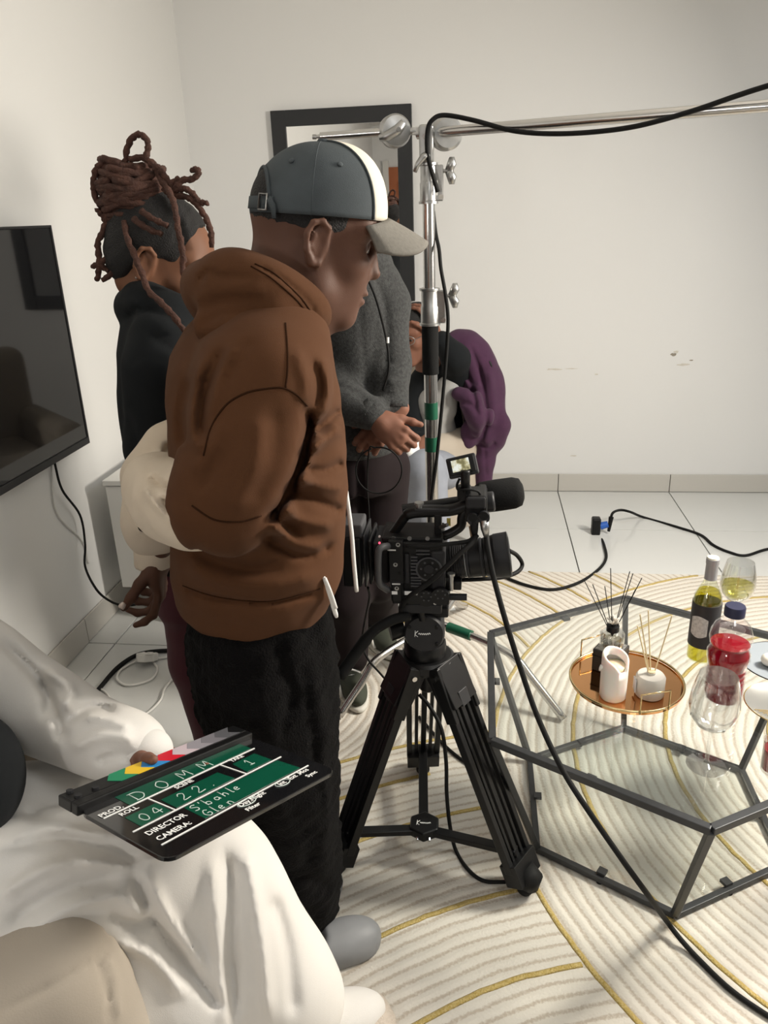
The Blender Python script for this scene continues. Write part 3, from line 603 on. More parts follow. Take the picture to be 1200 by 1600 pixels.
# ================================================================ TRIPOD
TP = np.array((-.113, 1.526)); HZ = at(655, 1000, 1.526)[2]
tp = thing('tripod', 'black aluminium video tripod with mid-level spreader on the rug', 'tripod', (TP[0], TP[1], RZ))
feet = [np.array((-.329, 1.411)), np.array((.117, 1.383)), atz(661, 1212, 0)[:2]]
zS = HZ-.055
MB().lathe([(.0, zS-.012), (.052, zS-.012), (.062, zS), (.062, zS+.016), (.055, zS+.022), (0, zS+.022)], (TP[0], TP[1], 0), 36).build('shoulder_casting', 'black_m', tp, smooth=2)
MB().lathe([(.016, zS-.075), (.020, zS-.07), (.020, zS-.012), (.012, zS-.012)], (TP[0], TP[1], 0), 20).build('bowl_knob', 'black', tp, smooth=2)
spc = at(663, 1292, 1.485)
for i, ft in enumerate(feet):
    d = ft-TP; L = np.linalg.norm(d); d /= L; w = np.array((-d[1], d[0]))
    P3 = lambda r, z, s=0.: np.array((TP[0]+d[0]*r+w[0]*s, TP[1]+d[1]*r+w[1]*s, z))
    top, bot = (.055, zS-.002), (L-.012, .075)
    lerp = lambda k: (top[0]+(bot[0]-top[0])*k, top[1]+(bot[1]-top[1])*k)
    lg = bar(P3(.038, zS+.012), P3(*lerp(.16)), .085, tp, 'black_m', 'leg_bracket', .045)
    for s in (-.042, .042): 
        bar(P3(*lerp(-.04), s), P3(*lerp(.22), s*1.02), .012, tp, 'black', 'hinge_plate', .03)
        MB().cyl(P3(*lerp(.0), s*1.12), P3(*lerp(.0), s*1.3), .006, n=10).build('hinge_bolt', 'chrome', tp, smooth=2)
    bar(P3(*lerp(.13))+np.array((0, 0, .018)), P3(*lerp(.20))+np.array((0, 0, .018)), .032, tp, 'dgrey', 'leg_clamp', .03)
    for s in (-.040, .040): bar(P3(*lerp(.16), s), P3(*lerp(.97), s*.95), .014, tp, 'black_m', 'leg_tube', .020)
    for s in (-.020, 0, .020): bar(P3(*lerp(.16), s), P3(*lerp(.95), s*.95), .009 if s else .014, tp, 'black_m', 'leg_tube', .012)
    bar(P3(*lerp(.93)), P3(*lerp(1.04)), .088, tp, 'black', 'foot_casting', .042)
    MB().tube([P3(L-.01, .075, .0), P3(L+.012, .055, 0), P3(L+.014, .035, 0)], [.030, .032, .018], 14).build('foot_boot', 'rubber', tp, smooth=True)
    MB().cyl(P3(L, .045), P3(L, .022), .006, n=10).build('foot_stem', 'chrome', tp, smooth=2)
    MB().lathe([(0, RZ), (.014, RZ+.001), (.019, RZ+.009), (.019, RZ+.016), (.012, RZ+.024), (0, RZ+.025)], (*ft, 0), 20).build('rubber_foot', 'rubber', tp, smooth=True)
    e = P3(*lerp(.93)); bar(spc+np.array((d[0]*.025, d[1]*.025, 0)), np.array((e[0], e[1], e[2]+.012)), .024, tp, 'black_m', 'spreader_arm', .014)
hx = [(spc[0]+.040*math.cos(R_(30+60*k)), spc[1]+.040*math.sin(R_(30+60*k))) for k in range(6)]
MB().prism(hx, spc[2]-.012, spc[2]+.014).build('spreader_hub', 'black', tp, bevel=.004)
def script_mark(f, sc):
    mb = MB()
    for P in ([(-.5, -.2), (-.47, .22)], [(-.30, .20), (-.48, -.02), (-.32, -.2)], [(-.28, -.02)]+[(-.22+.06*k, .0+.05*(-1)**k+.05*max(0, k-7)/4) for k in range(12)]):
        mb.tube(catmull([f(np.array((a*sc, b*sc))) for a, b in P], 3), .0009, 5)
    return mb
script_mark(lambda q: np.array((spc[0]+q[0], spc[1]-.002+q[1], spc[2]+.0143)), .036).build('hub_lettering', 'white_pt', tp)
for dx in (-.014, .014): MB().cyl((spc[0]+dx, spc[1]-.034, spc[2]-.002), (spc[0]+dx, spc[1]-.040, spc[2]-.004), .004, n=8).build('hub_bolt', 'chrome', tp)
# fluid head
hc = np.array((TP[0]-.005, TP[1], HZ))
MB().lathe([(.0, zS+.02), (.046, zS+.02), (.048, zS+.026), (.048, zS+.05), (.045, zS+.056), (0, zS+.056)], (hc[0], hc[1], 0), 36).build('pan_base', 'black', tp, smooth=2)
hz = at(655, 975, 1.526)[2]
MB().lathe([(.040, -.05), (.045, -.046), (.045, .044), (.041, .05), (0, .05)], (hc[0], hc[1], hz), 40, axis=(.06, -1, .05)).build('tilt_drum', 'dgrey', tp, smooth=2)
script_mark(lambda q: np.array((hc[0]+.0+q[0], hc[1]-.0508+.0*q[1], hz+.004+q[1])), .036).build('drum_lettering', 'white_pt', tp)
for a in (35, 145, 215, 325): MB().cyl((hc[0]+.036*math.cos(R_(a)), hc[1]-.049, hz+.036*math.sin(R_(a))), (hc[0]+.036*math.cos(R_(a)), hc[1]-.0525, hz+.036*math.sin(R_(a))), .004, n=8).build('drum_screw', 'rubber', tp)
MB().ab((hc[0]-.055, hc[1]-.035, hz+.036), (hc[0]+.055, hc[1]+.04, hz+.062)).build('quick_plate', 'black', tp, bevel=.004)
MB().cyl((hc[0]+.0, hc[1]-.05, hz+.040), (hc[0]-.006, hc[1]-.054, hz+.070), .008, n=12).build('plate_lever', 'black', tp, smooth=2)
MB().tube(catmull([at(640, 962, 1.46), at(615, 968, 1.44), at(585, 985, 1.42), at(560, 1015, 1.40), at(530, 1058, 1.37)], 6), [.011]*15+[.013]*10, 12).build('pan_handle', 'rubber', tp, smooth=True)
MB().cyl((hc[0]-.045, hc[1]-.02, hz+.0), (hc[0]-.075, hc[1]-.03, hz-.004), .018, .022, 20).build('drag_knob', 'black', tp, smooth=2)

# ================================================================ CINEMA CAMERA
CY = 1.455
cm = thing('cinema_camera', 'black cinema camera rig with zoom lens and top handle on the tripod', 'camera', at(655, 945, CY+.05))
def cb(name, m, x0, y0, x1, y1, yf=CY, dep=.10, bev=.004, parent=None): return MB().px(x0, y0, x1, y1, yf, dep).build(name, m, parent or cm, bevel=bev)
def cc(name, m, x, y, r, yf=CY, l=.01, n=24, parent=None, r2=None):
    a = at(x, y, yf); return MB().cyl(a, a+np.array((0, -l, 0)), r, r2, n).build(name, m, parent or cm, smooth=2, bevel=0)
cb('body', 'black', 606, 848, 692, 926, CY, .115)
cb('front_mount', 'dgrey', 673, 862, 696, 922, CY-.004, .115)
cb('base_plate', 'black', 612, 922, 702, 946, CY-.005, .11, .003)
cb('dovetail', 'dgrey', 628, 944, 690, 960, CY+.0, .09, .003)
cb('battery', 'black', 532, 842, 566, 918, CY, .10)
cb('battery_adapter', 'dgrey', 566, 838, 573, 918, CY-.002, .105)
cb('battery_cap', 'mgrey', 534, 820, 566, 842, CY+.01, .07)
cb('rear_plate', 'black', 574, 846, 582, 914, CY-.004, .11)
cb('rear_body', 'dgrey', 582, 848, 608, 912, CY+.008, .10)
cb('side_plate', 'black', 606, 846, 631, 912, CY-.012, .014, .002)
cb('side_plate_foot', 'black', 609, 908, 631, 942, CY-.014, .016, .006)
M['cage'] = mat('cage_grey', (.07, .07, .073), .45)
MB().tube(catmull([at(607, 853, CY-.012), at(595, 856, CY-.03), at(591, 866, CY-.034), at(591, 900, CY-.034), at(594, 913, CY-.03), at(606, 922, CY-.012)], 5), .0075, 12).build('side_handle', 'cage', cm, smooth=True)
for x, y in ((622, 851), (618, 882), (620, 919)): cc('cage_screw', 'castalu', x, y, .0045, CY-.0125, .002, 14); cc('cage_screw_socket', 'rubber', x, y, .0022, CY-.0142, .0008, 8)
for x, y, w in ((612, 859.5, .011), (619, 912.5, .011)):
    q = at(x, y, CY-.0145)
    lm = MB()
    for k_ in range(7): lm.box((q[0]-.0075+.0025*k_, CY-.0148, q[2]), (.0019, .0006, .0030))
    lm.build('cage_lettering', 'white_pt', cm)
for x, y in ((624, 896),): cb('plate_port', 'rubber', x-2, y-2, x+2, y+2, CY-.0128, .002, 0)
cb('white_sticker', 'white_pt', 612, 924, 621, 929, CY-.0155, .001, 0)
cb('label_sticker', 'white_pt', 632, 924, 653, 930, CY-.0062, .001, 0)
for k, y in enumerate((860, 865, 870, 875, 880, 885, 890, 896, 902, 906, 911, 915)):
    x0 = 650 if k < 2 else 642; x1 = 671 if k < 2 else 652 if k < 8 else 658
    cb('cooling_fin', 'mgrey', x0, y, x1, y+2.2, CY-.006, .006, 0)
cc('dial_ring', 'mgrey', 670, 889, .0275, CY-.004, .003, 40); cc('dial', 'black', 670, 889, .0235, CY-.006, .003, 40); cc('dial_centre', 'dgrey', 670, 889, .010, CY-.009, .002, 24)
for a in range(0, 360, 60):
    q = at(670, 889, CY-.009); MB().cyl(q+np.array((.016*math.cos(R_(a)), 0, .016*math.sin(R_(a)))), q+np.array((.016*math.cos(R_(a)), -.0012, .016*math.sin(R_(a)))), .0024, n=8).build('dial_button', 'mgrey', cm)
cc('dial_mark', 'white_pt', 676, 876, .0014, CY-.007, .001, 8)
cb('side_screen_hinge', 'dgrey', 632, 866, 640, 912, CY-.005, .006, .002)
cc('rosette', 'black', 666, 932, .019, CY-.006, .010, 30); cc('rosette', 'black', 688, 929, .019, CY-.006, .012, 30)
for x, y in ((666, 932), (688, 929)):
    for a in range(0, 360, 60):
        q = at(x, y, CY-.017); MB().cyl(q+np.array((.010*math.cos(R_(a)), 0, .010*math.sin(R_(a)))), q+np.array((.010*math.cos(R_(a)), -.0016, .010*math.sin(R_(a)))), .002, n=6).build('rosette_tooth', 'mgrey', cm)
for x in (661, 671, 680, 689): cc('plate_bolt', 'castalu', x, 942, .004, CY-.006, .002, 12)
for yo in (.0, .06):
    q = at(684, 932, CY+.02+yo); MB().cyl(q, q+np.array((.062, 0, 0)), .0075, n=16).build('support_rod', 'dgrey', cm, smooth=2)
cb('rod_clamp', 'black', 707, 909, 721, 923, CY+.01, .09, .003)
MB().cyl(at(705, 922, CY), at(705, 897, CY), .005, n=12).build('clamp_bolt', 'castalu', cm, smooth=2)
MB().lathe([(0, 0), (.008, 0), (.008, .005), (0, .005)], at(705, 899, CY), 16).build('clamp_bolt_head', 'castalu', cm, smooth=2)
# lens
la, lb = at(696, 877, CY+.055), at(795, 866, CY+.055); ld = (lb-la)/np.linalg.norm(lb-la); LL = np.linalg.norm(lb-la)
def ring(k0, k1, r0, r1=None, m='black', name='lens_barrel'): return MB().tube([la+ld*LL*k0, la+ld*LL*k0+ld*.0008, la+ld*LL*k1-ld*.0008, la+ld*LL*k1], [r0*.97, r0, r1 or r0, (r1 or r0)*.97], 40).build(name, m, cm, smooth=2)
ring(-.1, .10, .036); ring(.10, .13, .040, m='dgrey', name='lens_ring'); ring(.13, .32, .039); ring(.315, .325, .0394, m='white_pt', name='lens_scale_line')
for k in range(5): ring(.145+.03*k, .160+.03*k, .0405, m='dgrey', name='grip_ridge')
ring(.33, .38, .041, m='dgrey', name='lens_ring'); ring(.38, .62, .0405, .041); ring(.62, .80, .0415, .046); ring(.56, .60, .0425, m='dgrey', name='focus_ring')
ring(.78, 1.0, .047, .0485, 'dgrey', 'lens_hood'); ring(.985, 1.005, .049, m='black', name='hood_rim')
fe = la+ld*LL; MB().lathe([(0, 0), (.040, .0), (.040, .002), (0, .002)], fe-ld*.012, 36, axis=ld).build('front_element', mat('lens_glass', (.01, .01, .02), .03, spec=.9), cm)
MB().lathe([(.0465, .002), (.036, .003), (.036, .001), (.0465, 0)], fe, 36, axis=ld).build('hood_lip', 'dgrey', cm)
# top handle
hy = CY+.045
cb('top_rail', 'black', 596, 840, 692, 849, CY+.01, .09, .003)
for x, w in ((615, 5), (640, 9), (668, 5)): cc('rail_screw', 'castalu', x, 841, .0045, CY+.012, .003, 12)
mb = MB().tube(catmull([at(608, 842, hy), at(620, 826, hy), at(633, 808, hy), at(644, 801, hy), at(670, 799, hy), at(705, 797, hy), at(728, 790, hy), at(748, 784, hy)], 5), [.010]*12+[.0125]*24, 14); mb.build('top_handle', 'black', cm, smooth=True)
MB().tube(catmull([at(728, 796, hy), at(722, 808, hy), at(720, 822, hy), at(706, 832, hy), at(692, 838, hy)], 5), .010, 12).build('handle_strut', 'black', cm, smooth=True)
cb('handle_shoe', 'dgrey', 648, 796, 702, 800, hy-.016, .03, .001)
cb('handle_block', 'black', 678, 804, 690, 842, hy-.012, .03, .003)
MB().lathe([(0, 0), (.006, 0), (.006, .012), (.010, .012), (.010, .016), (0, .016)], at(655, 796, hy-.005), 12).build('handle_screw', 'castalu', cm, smooth=2)
MB().cyl(at(688, 824, hy-.014), at(699, 820, hy-.03), .004, n=8).build('lock_lever', 'castalu', cm, smooth=2)
cb('yellow_tag', mat('yellow_tag', (.62, .50, .10), .6), 698, 810, 704, 822, hy+.01, .002, 0)
# audio module and microphone
cb('audio_module', 'black', 727, 776, 761, 818, hy-.03, .07, .006)
cb('audio_lid', 'dgrey', 728, 778, 759, 796, hy-.036, .01, .004)
MB().cyl(at(744, 786, hy+.015), at(773, 783, hy+.015), .021, n=28).build('audio_grip', 'dgrey', cm, smooth=2, bevel=.004)
for x, y in ((739, 809), (756, 806)): cc('xlr_socket', 'dgrey', x, y, .012, hy-.03, .012, 24); cc('xlr_hole', 'rubber', x, y, .009, hy-.042, .001, 20)
MB().tube([at(741, 814, hy-.035), at(741, 828, hy-.035), at(742, 842, hy-.03)], [.009, .008, .004], 12).build('xlr_plug', 'rubber', cm, smooth=True)
MB().tube([at(756, 812, hy-.035), at(758, 826, hy-.037), at(760, 840, hy-.035)], [.009, .009, .005], 12).build('xlr_plug', 'castalu', cm, smooth=True)
mc = at(742, 768, hy+.10)
ma, mb_ = at(742, 779, hy+.09), at(817, 768, hy+.105); md = (mb_-ma)/np.linalg.norm(mb_-ma); ML = np.linalg.norm(mb_-ma)
foam_r = [(.0, 0), (.028, .004), (.034, .015), (.035, .05), (.0345, ML-.02), (.030, ML-.006), (.018, ML), (0, ML+.001)]
MB().lathe(foam_r, ma, 36, axis=md).build('foam_windscreen', 'foam', cm, smooth=True)
MB().cyl(ma-md*.16, ma+md*.02, .0105, n=20).build('microphone_tube', 'black_m', cm, smooth=2)
cb('mic_mount', 'black', 748, 768, 760, 790, hy+.03, .05, .004)
# top monitor
mo = at(722, 728, hy-.01); th = R_(14)
def mo_t(p): c_, s_ = math.cos(th), math.sin(th); q = np.array(Matrix.Rotation(R_(-22), 3, 'X'))@np.array(p); return mo+np.array((q[0]*c_-q[2]*s_, q[1], q[0]*s_+q[2]*c_))
MB().ab((-.030, -.002, -.021), (.030, .018, .021)).xf(mo_t).build('monitor', 'dgrey', cm, bevel=.003)
MB().ab((-.0265, -.005, -.016), (.0265, -.001, .018)).xf(mo_t).build('monitor_bezel', 'black', cm, bevel=.002)
def screen_mat():
    m = bpy.data.materials.new('monitor_picture'); m.use_nodes = True; nt = m.node_tree; b = nt.nodes['Principled BSDF']
    tc = nt.nodes.new('ShaderNodeTexCoord'); n = nt.nodes.new('ShaderNodeTexNoise'); n.inputs['Scale'].default_value = 70; n.inputs['Detail'].default_value = 2; nt.links.new(tc.outputs['Object'], n.inputs[0])
    r = nt.nodes.new('ShaderNodeValToRGB'); nt.links.new(n.outputs['Fac'], r.inputs[0]); e = r.color_ramp.elements
    e[0].position = .38; e[0].color = (.18, .16, .06, 1); e[1].position = .6; e[1].color = (.85, .88, .80, 1); k = e.new(.47); k.color = (.55, .50, .28, 1)
    nt.links.new(r.outputs[0], b.inputs['Emission Color']); b.inputs['Emission Strength'].default_value = .8; b.inputs['Base Color'].default_value = (.05, .05, .05, 1); return m
MB().ab((-.020, -.0056, -.010), (.016, -.0048, .014)).xf(mo_t).build('monitor_picture', screen_mat(), cm)
MB().tube(catmull([at(727, 735, hy-.025), at(727, 747, hy-.025), at(727, 760, hy-.01), at(728, 778, hy)], 4), .0095, 12).build('monitor_arm', 'black', cm, smooth=True)
MB().tube(catmull([at(718, 748, hy-.012), at(714, 758, hy-.012), at(716, 765, hy-.02), at(730, 765, hy-.025), at(745, 767, hy-.02), at(752, 774, hy-.01)], 5), .0026, 8).build('monitor_cable', 'rubber', cm, smooth=True)
cb('arm_base', 'black', 714, 762, 736, 784, hy-.014, .03, .006)
cc('tally_light', mat('red_tally', (1, .05, .1), .4, emit=3), 593, 848, .0022, CY-.001, .002, 8); cc('marker_dot', 'white_pt', 593, 838, .0025, CY+.008, .002, 8)
MB().tube(catmull([at(634, 852, CY-.01), at(665, 854, CY-.015), at(700, 850, CY-.01), at(730, 846, CY), at(742, 838, hy-.03)], 5), .0045, 10).build('side_cable', 'rubber', cm, smooth=True)
MB().tube(catmull([at(745, 836, hy-.035), at(735, 850, hy-.05), at(715, 868, CY-.02), at(695, 888, CY-.03), at(670, 910, CY-.035), at(645, 928, CY-.035), at(632, 940, CY-.02), at(628, 950, CY-.01)], 6), .0056, 10).build('audio_cable', 'rubber', cm, smooth=True)
# cables that leave the camera
cable('long_camera_cable', 'long black cable from the camera past the table to the lower right', [at(760, 838, hy-.035), at(763, 860, 1.45), at(772, 905, 1.43), at(790, 970, 1.40), at(812, 1040, 1.38), at(840, 1120, 1.34), at(880, 1205, 1.28), at(925, 1275, 1.23), at(975, 1347, 1.19), at(1012, 1398, 1.18), atz(1040, 1437, .060), atz(1062, 1466, .030)]+g((1090, 1497), (1140, 1545), (1200, 1587), (1290, 1640), (1420, 1690), (1600, 1700), z=RZ+.006), .0058)
cable('lens_cable', 'black cable looping out from under the lens over the rug', [at(722, 906, CY+.06), at(750, 905, CY+.07), at(785, 902, CY+.10), at(808, 894, CY+.13), at(816, 882, CY+.15), at(808, 868, CY+.14), at(795, 860, CY+.12)], .0048)
cable('tripod_cable', 'black cable dangling between the tripod legs down to the rug', [at(655, 1085, 1.60), at(672, 1105, 1.58), at(690, 1140, 1.55), at(697, 1190, 1.53), at(698, 1240, 1.52), at(703, 1290, 1.50)]+g((712, 1328), (730, 1357), (755, 1376), (790, 1378), z=RZ+.005), .0048)
cable('tripod_lead', 'short black lead lying on the rug behind the right tripod leg', g((655, 1120), (690, 1160), (720, 1186), (750, 1205), z=RZ+.005), .0048)
cable('hanging_lead', 'thin black lead hanging behind the pan handle of the tripod', [at(575, 918, 1.50), at(577, 935, 1.55), at(570, 970, 1.62), at(566, 1005, 1.66), at(575, 1030, 1.66), at(592, 1050, 1.64), at(606, 1066, 1.62)], .0028)
# ================================================================ SOFT SHAPES (signed distance fields -> one continuous mesh)
A3 = lambda p: np.asarray(p, np.float32)
class SDF:
    """k = smooth-union radius per primitive; every primitive is (bbox_lo, bbox_hi, fn(P)->d, k, op)"""
    def __init__(s): s.pr = []; s.post = []
    def cone(s, a, b, ra, rb=None, k=.02, op='u'):
        rb = ra if rb is None else rb; a, b = A3(a), A3(b); m = max(ra, rb)
        ab = b-a; L2 = float(ab@ab)+1e-9
        def fn(P):
            t = np.clip(((P-a)@ab)/L2, 0, 1); return np.linalg.norm(P-a-t[..., None]*ab, axis=-1)-(ra+(rb-ra)*t)
        s.pr.append((np.minimum(a, b)-m, np.maximum(a, b)+m, fn, k, op)); return s
    def chain(s, P, r, k=.012, sm=0, op='u'):
        P = [np.array(p, float) for p in P]; r = [r]*len(P) if np.isscalar(r) else list(r)
        if sm:
            n = len(P); P = catmull(P, sm); rr = np.interp(np.linspace(0, n-1, len(P)), range(n), r); r = list(rr)
        for i in range(len(P)-1): s.cone(P[i], P[i+1], r[i], r[i+1], k, op)
        return s
    def ell(s, c, r, R=None, k=.02, op='u'):
        c, r = A3(c), A3(r); R = A3(R) if R is not None else None; m = float(max(r))
        def fn(P):
            q = P-c
            if R is not None: q = q@R
            k0 = np.linalg.norm(q/r, axis=-1); k1 = np.linalg.norm(q/(r*r), axis=-1)+1e-9; return k0*(k0-1)/k1
        s.pr.append((c-m, c+m, fn, k, op)); return s
    def loft(s, rows, da, k=.03, op='u', p=2.4, cap=.02):
        """rows: (z, cx, cy, ra, rb) top or bottom first; da = direction (xy) of ra"""
        rows = sorted(rows); Z = np.array([r[0] for r in rows], np.float32); X = [np.array([r[i] for r in rows], np.float32) for i in range(1, 5)]
        da = np.array(da[:2], float); da /= np.linalg.norm(da)
        def fn(P):
            z = P[..., 2]; cx, cy, ra, rb = [np.interp(z, Z, x) for x in X]
            dx, dy = P[..., 0]-cx, P[..., 1]-cy; u = np.abs(dx*da[0]+dy*da[1]); v = np.abs(-dx*da[1]+dy*da[0])
            rad = ((u/ra)**p+(v/rb)**p)**(1/p)+1e-6; d = (rad-1)*np.minimum(ra, rb)
            e = np.maximum(Z[0]-z, z-Z[-1])+cap
            return np.where(e > 0, np.minimum(np.maximum(d+cap, e), 0)+np.sqrt(np.maximum(d+cap, 0)**2+np.maximum(e, 0)**2)-cap, d)
        m = max(max(r[3], r[4]) for r in rows)
        lo = np.array((min(r[1] for r in rows)-m, min(r[2] for r in rows)-m, Z[0])); hi = np.array((max(r[1] for r in rows)+m, max(r[2] for r in rows)+m, Z[-1]))
        s.pr.append((A3(lo), A3(hi), fn, k, op)); return s
    def clip(s, n, d0, k=.002):
        n = A3(n); s.post.append(('clip', lambda P: P@n-d0, k)); return s
    def folds(s, L, yr=(-9, 9)):
        """L: (pixel polyline, amplitude m (+ ridge, - groove), width px): creases on the near side of a garment"""
        s.post.append(('fold', L, yr)); return s
    def noise(s, amp, freq, seed=0):
        r = np.random.RandomState(seed); K = r.normal(size=(7, 3)); K = K/np.linalg.norm(K, axis=1)[:, None]*freq*r.uniform(.6, 1.6, (7, 1)); ph = r.uniform(0, 6.28, 7)
        s.post.append(('noise', K.astype(np.float32), ph, amp)); return s
    def mesh(s, h, lo=None, hi=None):
        L = np.min([p[0] for p in s.pr if p[4] == 'u'], 0)-.02; H = np.max([p[1] for p in s.pr if p[4] == 'u'], 0)+.02
        if lo is not None: L = np.maximum(L, lo); H = np.minimum(H, hi)
        n = np.ceil((H-L)/h).astype(int)+1
        ax = [(L[i]+h*np.arange(n[i])).astype(np.float32) for i in range(3)]
        V = np.full(tuple(n), .12, np.float32)
        for lo_, hi_, fn, k, op in s.pr:
            mg = k+3*h+.01
            i0 = np.clip(np.floor((lo_-mg-L)/h).astype(int), 0, n); i1 = np.clip(np.ceil((hi_+mg-L)/h).astype(int)+1, 0, n)
            if np.any(i1 <= i0): continue
            sl = tuple(slice(a, b) for a, b in zip(i0, i1))
            P = np.stack(np.meshgrid(*[ax[i][i0[i]:i1[i]] for i in range(3)], indexing='ij'), -1)
            d = fn(P).astype(np.float32); v = V[sl]
            if op == 'u': V[sl] = np.minimum(v, d)-np.maximum(k-np.abs(v-d), 0)**2/(4*k)
            else: V[sl] = np.maximum(v, -d)+np.maximum(k-np.abs(v+d), 0)**2/(4*k)
        for po in s.post:
            if po[0] == 'clip':
                P = np.stack(np.meshgrid(*ax, indexing='ij'), -1); d = po[1](P); V = np.maximum(V, d.astype(np.float32)); continue
            I = np.nonzero(np.abs(V) < .035); P = np.stack([ax[i][I[i]] for i in range(3)], -1).astype(np.float64)
            if po[0] == 'noise':
                V[I] += po[3]*np.mean(np.sin(P@po[1].T+po[2]), 1)*2
            else:
                q = P-CC; w = q@CF; U = np.stack([600+FPX*(q@CR)/w, 800-FPX*(q@CU)/w], -1); add = np.zeros(len(P)); ok = (P[:, 1] > po[2][0]) & (P[:, 1] < po[2][1])
                for poly, amp, wd in po[1]:
                    pl = np.array(catmull([np.array((x, y, 0.)) for x, y in poly], 5))[:, :2]; best = np.full(len(P), 1e9); tt = np.zeros(len(P))
                    for j in range(len(pl)-1):
                        a, b = pl[j], pl[j+1]; ab = b-a; t = np.clip(((U-a)@ab)/(ab@ab+1e-9), 0, 1); dd = np.linalg.norm(U-a-t[:, None]*ab, axis=1)
                        m = dd < best; best[m] = dd[m]; tt[m] = (j+t[m])/(len(pl)-1)
                    add += amp*np.exp(-(best/wd)**2)*np.clip(np.minimum(tt, 1-tt)*8+.15, 0, 1)
                V[I] -= np.where(ok, add, 0)
        return surface_nets(V, L, h)
def surface_nets(V, L, h):
    ins = V < 0; n = V.shape; c = [slice(0, -1), slice(1, None)]
    cnt = sum(ins[c[i], c[j], c[k]].astype(np.int8) for i in (0, 1) for j in (0, 1) for k in (0, 1))
    act = np.nonzero((cnt > 0) & (cnt < 8)); N = len(act[0]); idx = np.full(cnt.shape, -1, np.int32); idx[act] = np.arange(N)
    base = np.stack(act, -1); S = np.zeros((N, 3)); W = np.zeros(N)
    for d in range(3):
        e = np.eye(3, dtype=int)[d]; o = [x for x in range(3) if x != d]
        for a in (0, 1):
            for b in (0, 1):
                off = np.zeros(3, int); off[o[0]] = a; off[o[1]] = b
                p0 = base+off; p1 = p0+e; v0 = V[tuple(p0.T)]; v1 = V[tuple(p1.T)]; m = (v0 < 0) != (v1 < 0)
                t = np.where(m, v0/(v0-v1+1e-12), 0); S += np.where(m[:, None], off+t[:, None]*e, 0); W += m
    verts = L+h*(base+S/W[:, None]); F = []
    for d in range(3):
        o1, o2 = (d+1) % 3, (d+2) % 3
        s0 = [slice(None)]*3; s1 = [slice(None)]*3; s0[d] = slice(0, -1); s1[d] = slice(1, None)
        a, b = ins[tuple(s0)], ins[tuple(s1)]; E = np.stack(np.nonzero(a != b), -1)
        E = E[(E[:, o1] > 0) & (E[:, o2] > 0) & (E[:, o1] < n[o1]-1) & (E[:, o2] < n[o2]-1)]
        if not len(E): continue
        fl_ = a[tuple(E.T)]; e1 = np.eye(3, dtype=int)[o1]; e2 = np.eye(3, dtype=int)[o2]
        q = np.stack([idx[tuple((E-e1-e2).T)], idx[tuple((E-e2).T)], idx[tuple(E.T)], idx[tuple((E-e1).T)]], -1)
        q[~fl_] = q[~fl_][:, ::-1]; F.append(q)
    F = np.concatenate(F) if F else np.zeros((0, 4), int); F = F[(F >= 0).all(1)]
    return verts, F
def sbuild(name, VF, m, parent=None, world_loc=None, decim=0):
    if not isinstance(VF, list): VF = [VF]
    off = 0; vs_, fs = [], []
    for v, f in VF: vs_.append(v); fs.append(f+off); off += len(v)
    v = np.concatenate(vs_); f = np.concatenate(fs); loc = np.zeros(3)
    if parent is not None:
        p = parent
        while p is not None: loc = loc+np.array(p.location); p = p.parent
    me = bpy.data.meshes.new(name); me.vertices.add(len(v)); me.vertices.foreach_set('co', (v-loc).astype(np.float32).ravel())
    me.loops.add(f.size); me.loops.foreach_set('vertex_index', f.astype(np.int32).ravel()); me.polygons.add(len(f))
    me.polygons.foreach_set('loop_start', np.arange(0, f.size, 4, dtype=np.int32)); me.polygons.foreach_set('use_smooth', np.ones(len(f), bool))
    me.update(calc_edges=True); me.validate(); me.materials.append(M[m] if isinstance(m, str) else m)
    o = link(bpy.data.objects.new(name, me))
    if parent is not None: o.parent = parent
    return o
nrm = lambda v: np.array(v, float)/np.linalg.norm(v)
def frame(fwd_deg, pitch=0, roll=0):
    """columns F (forward), L (left), U (up)"""
    a, p = R_(fwd_deg), R_(pitch); F = np.array((math.cos(a)*math.cos(p), math.sin(a)*math.cos(p), -math.sin(p))); L = np.array((-math.sin(a), math.cos(a), 0.)); U = np.cross(F, L)
    r = R_(roll); L2 = L*math.cos(r)+U*math.sin(r); return np.stack([F, L2, np.cross(F, L2)], 1)
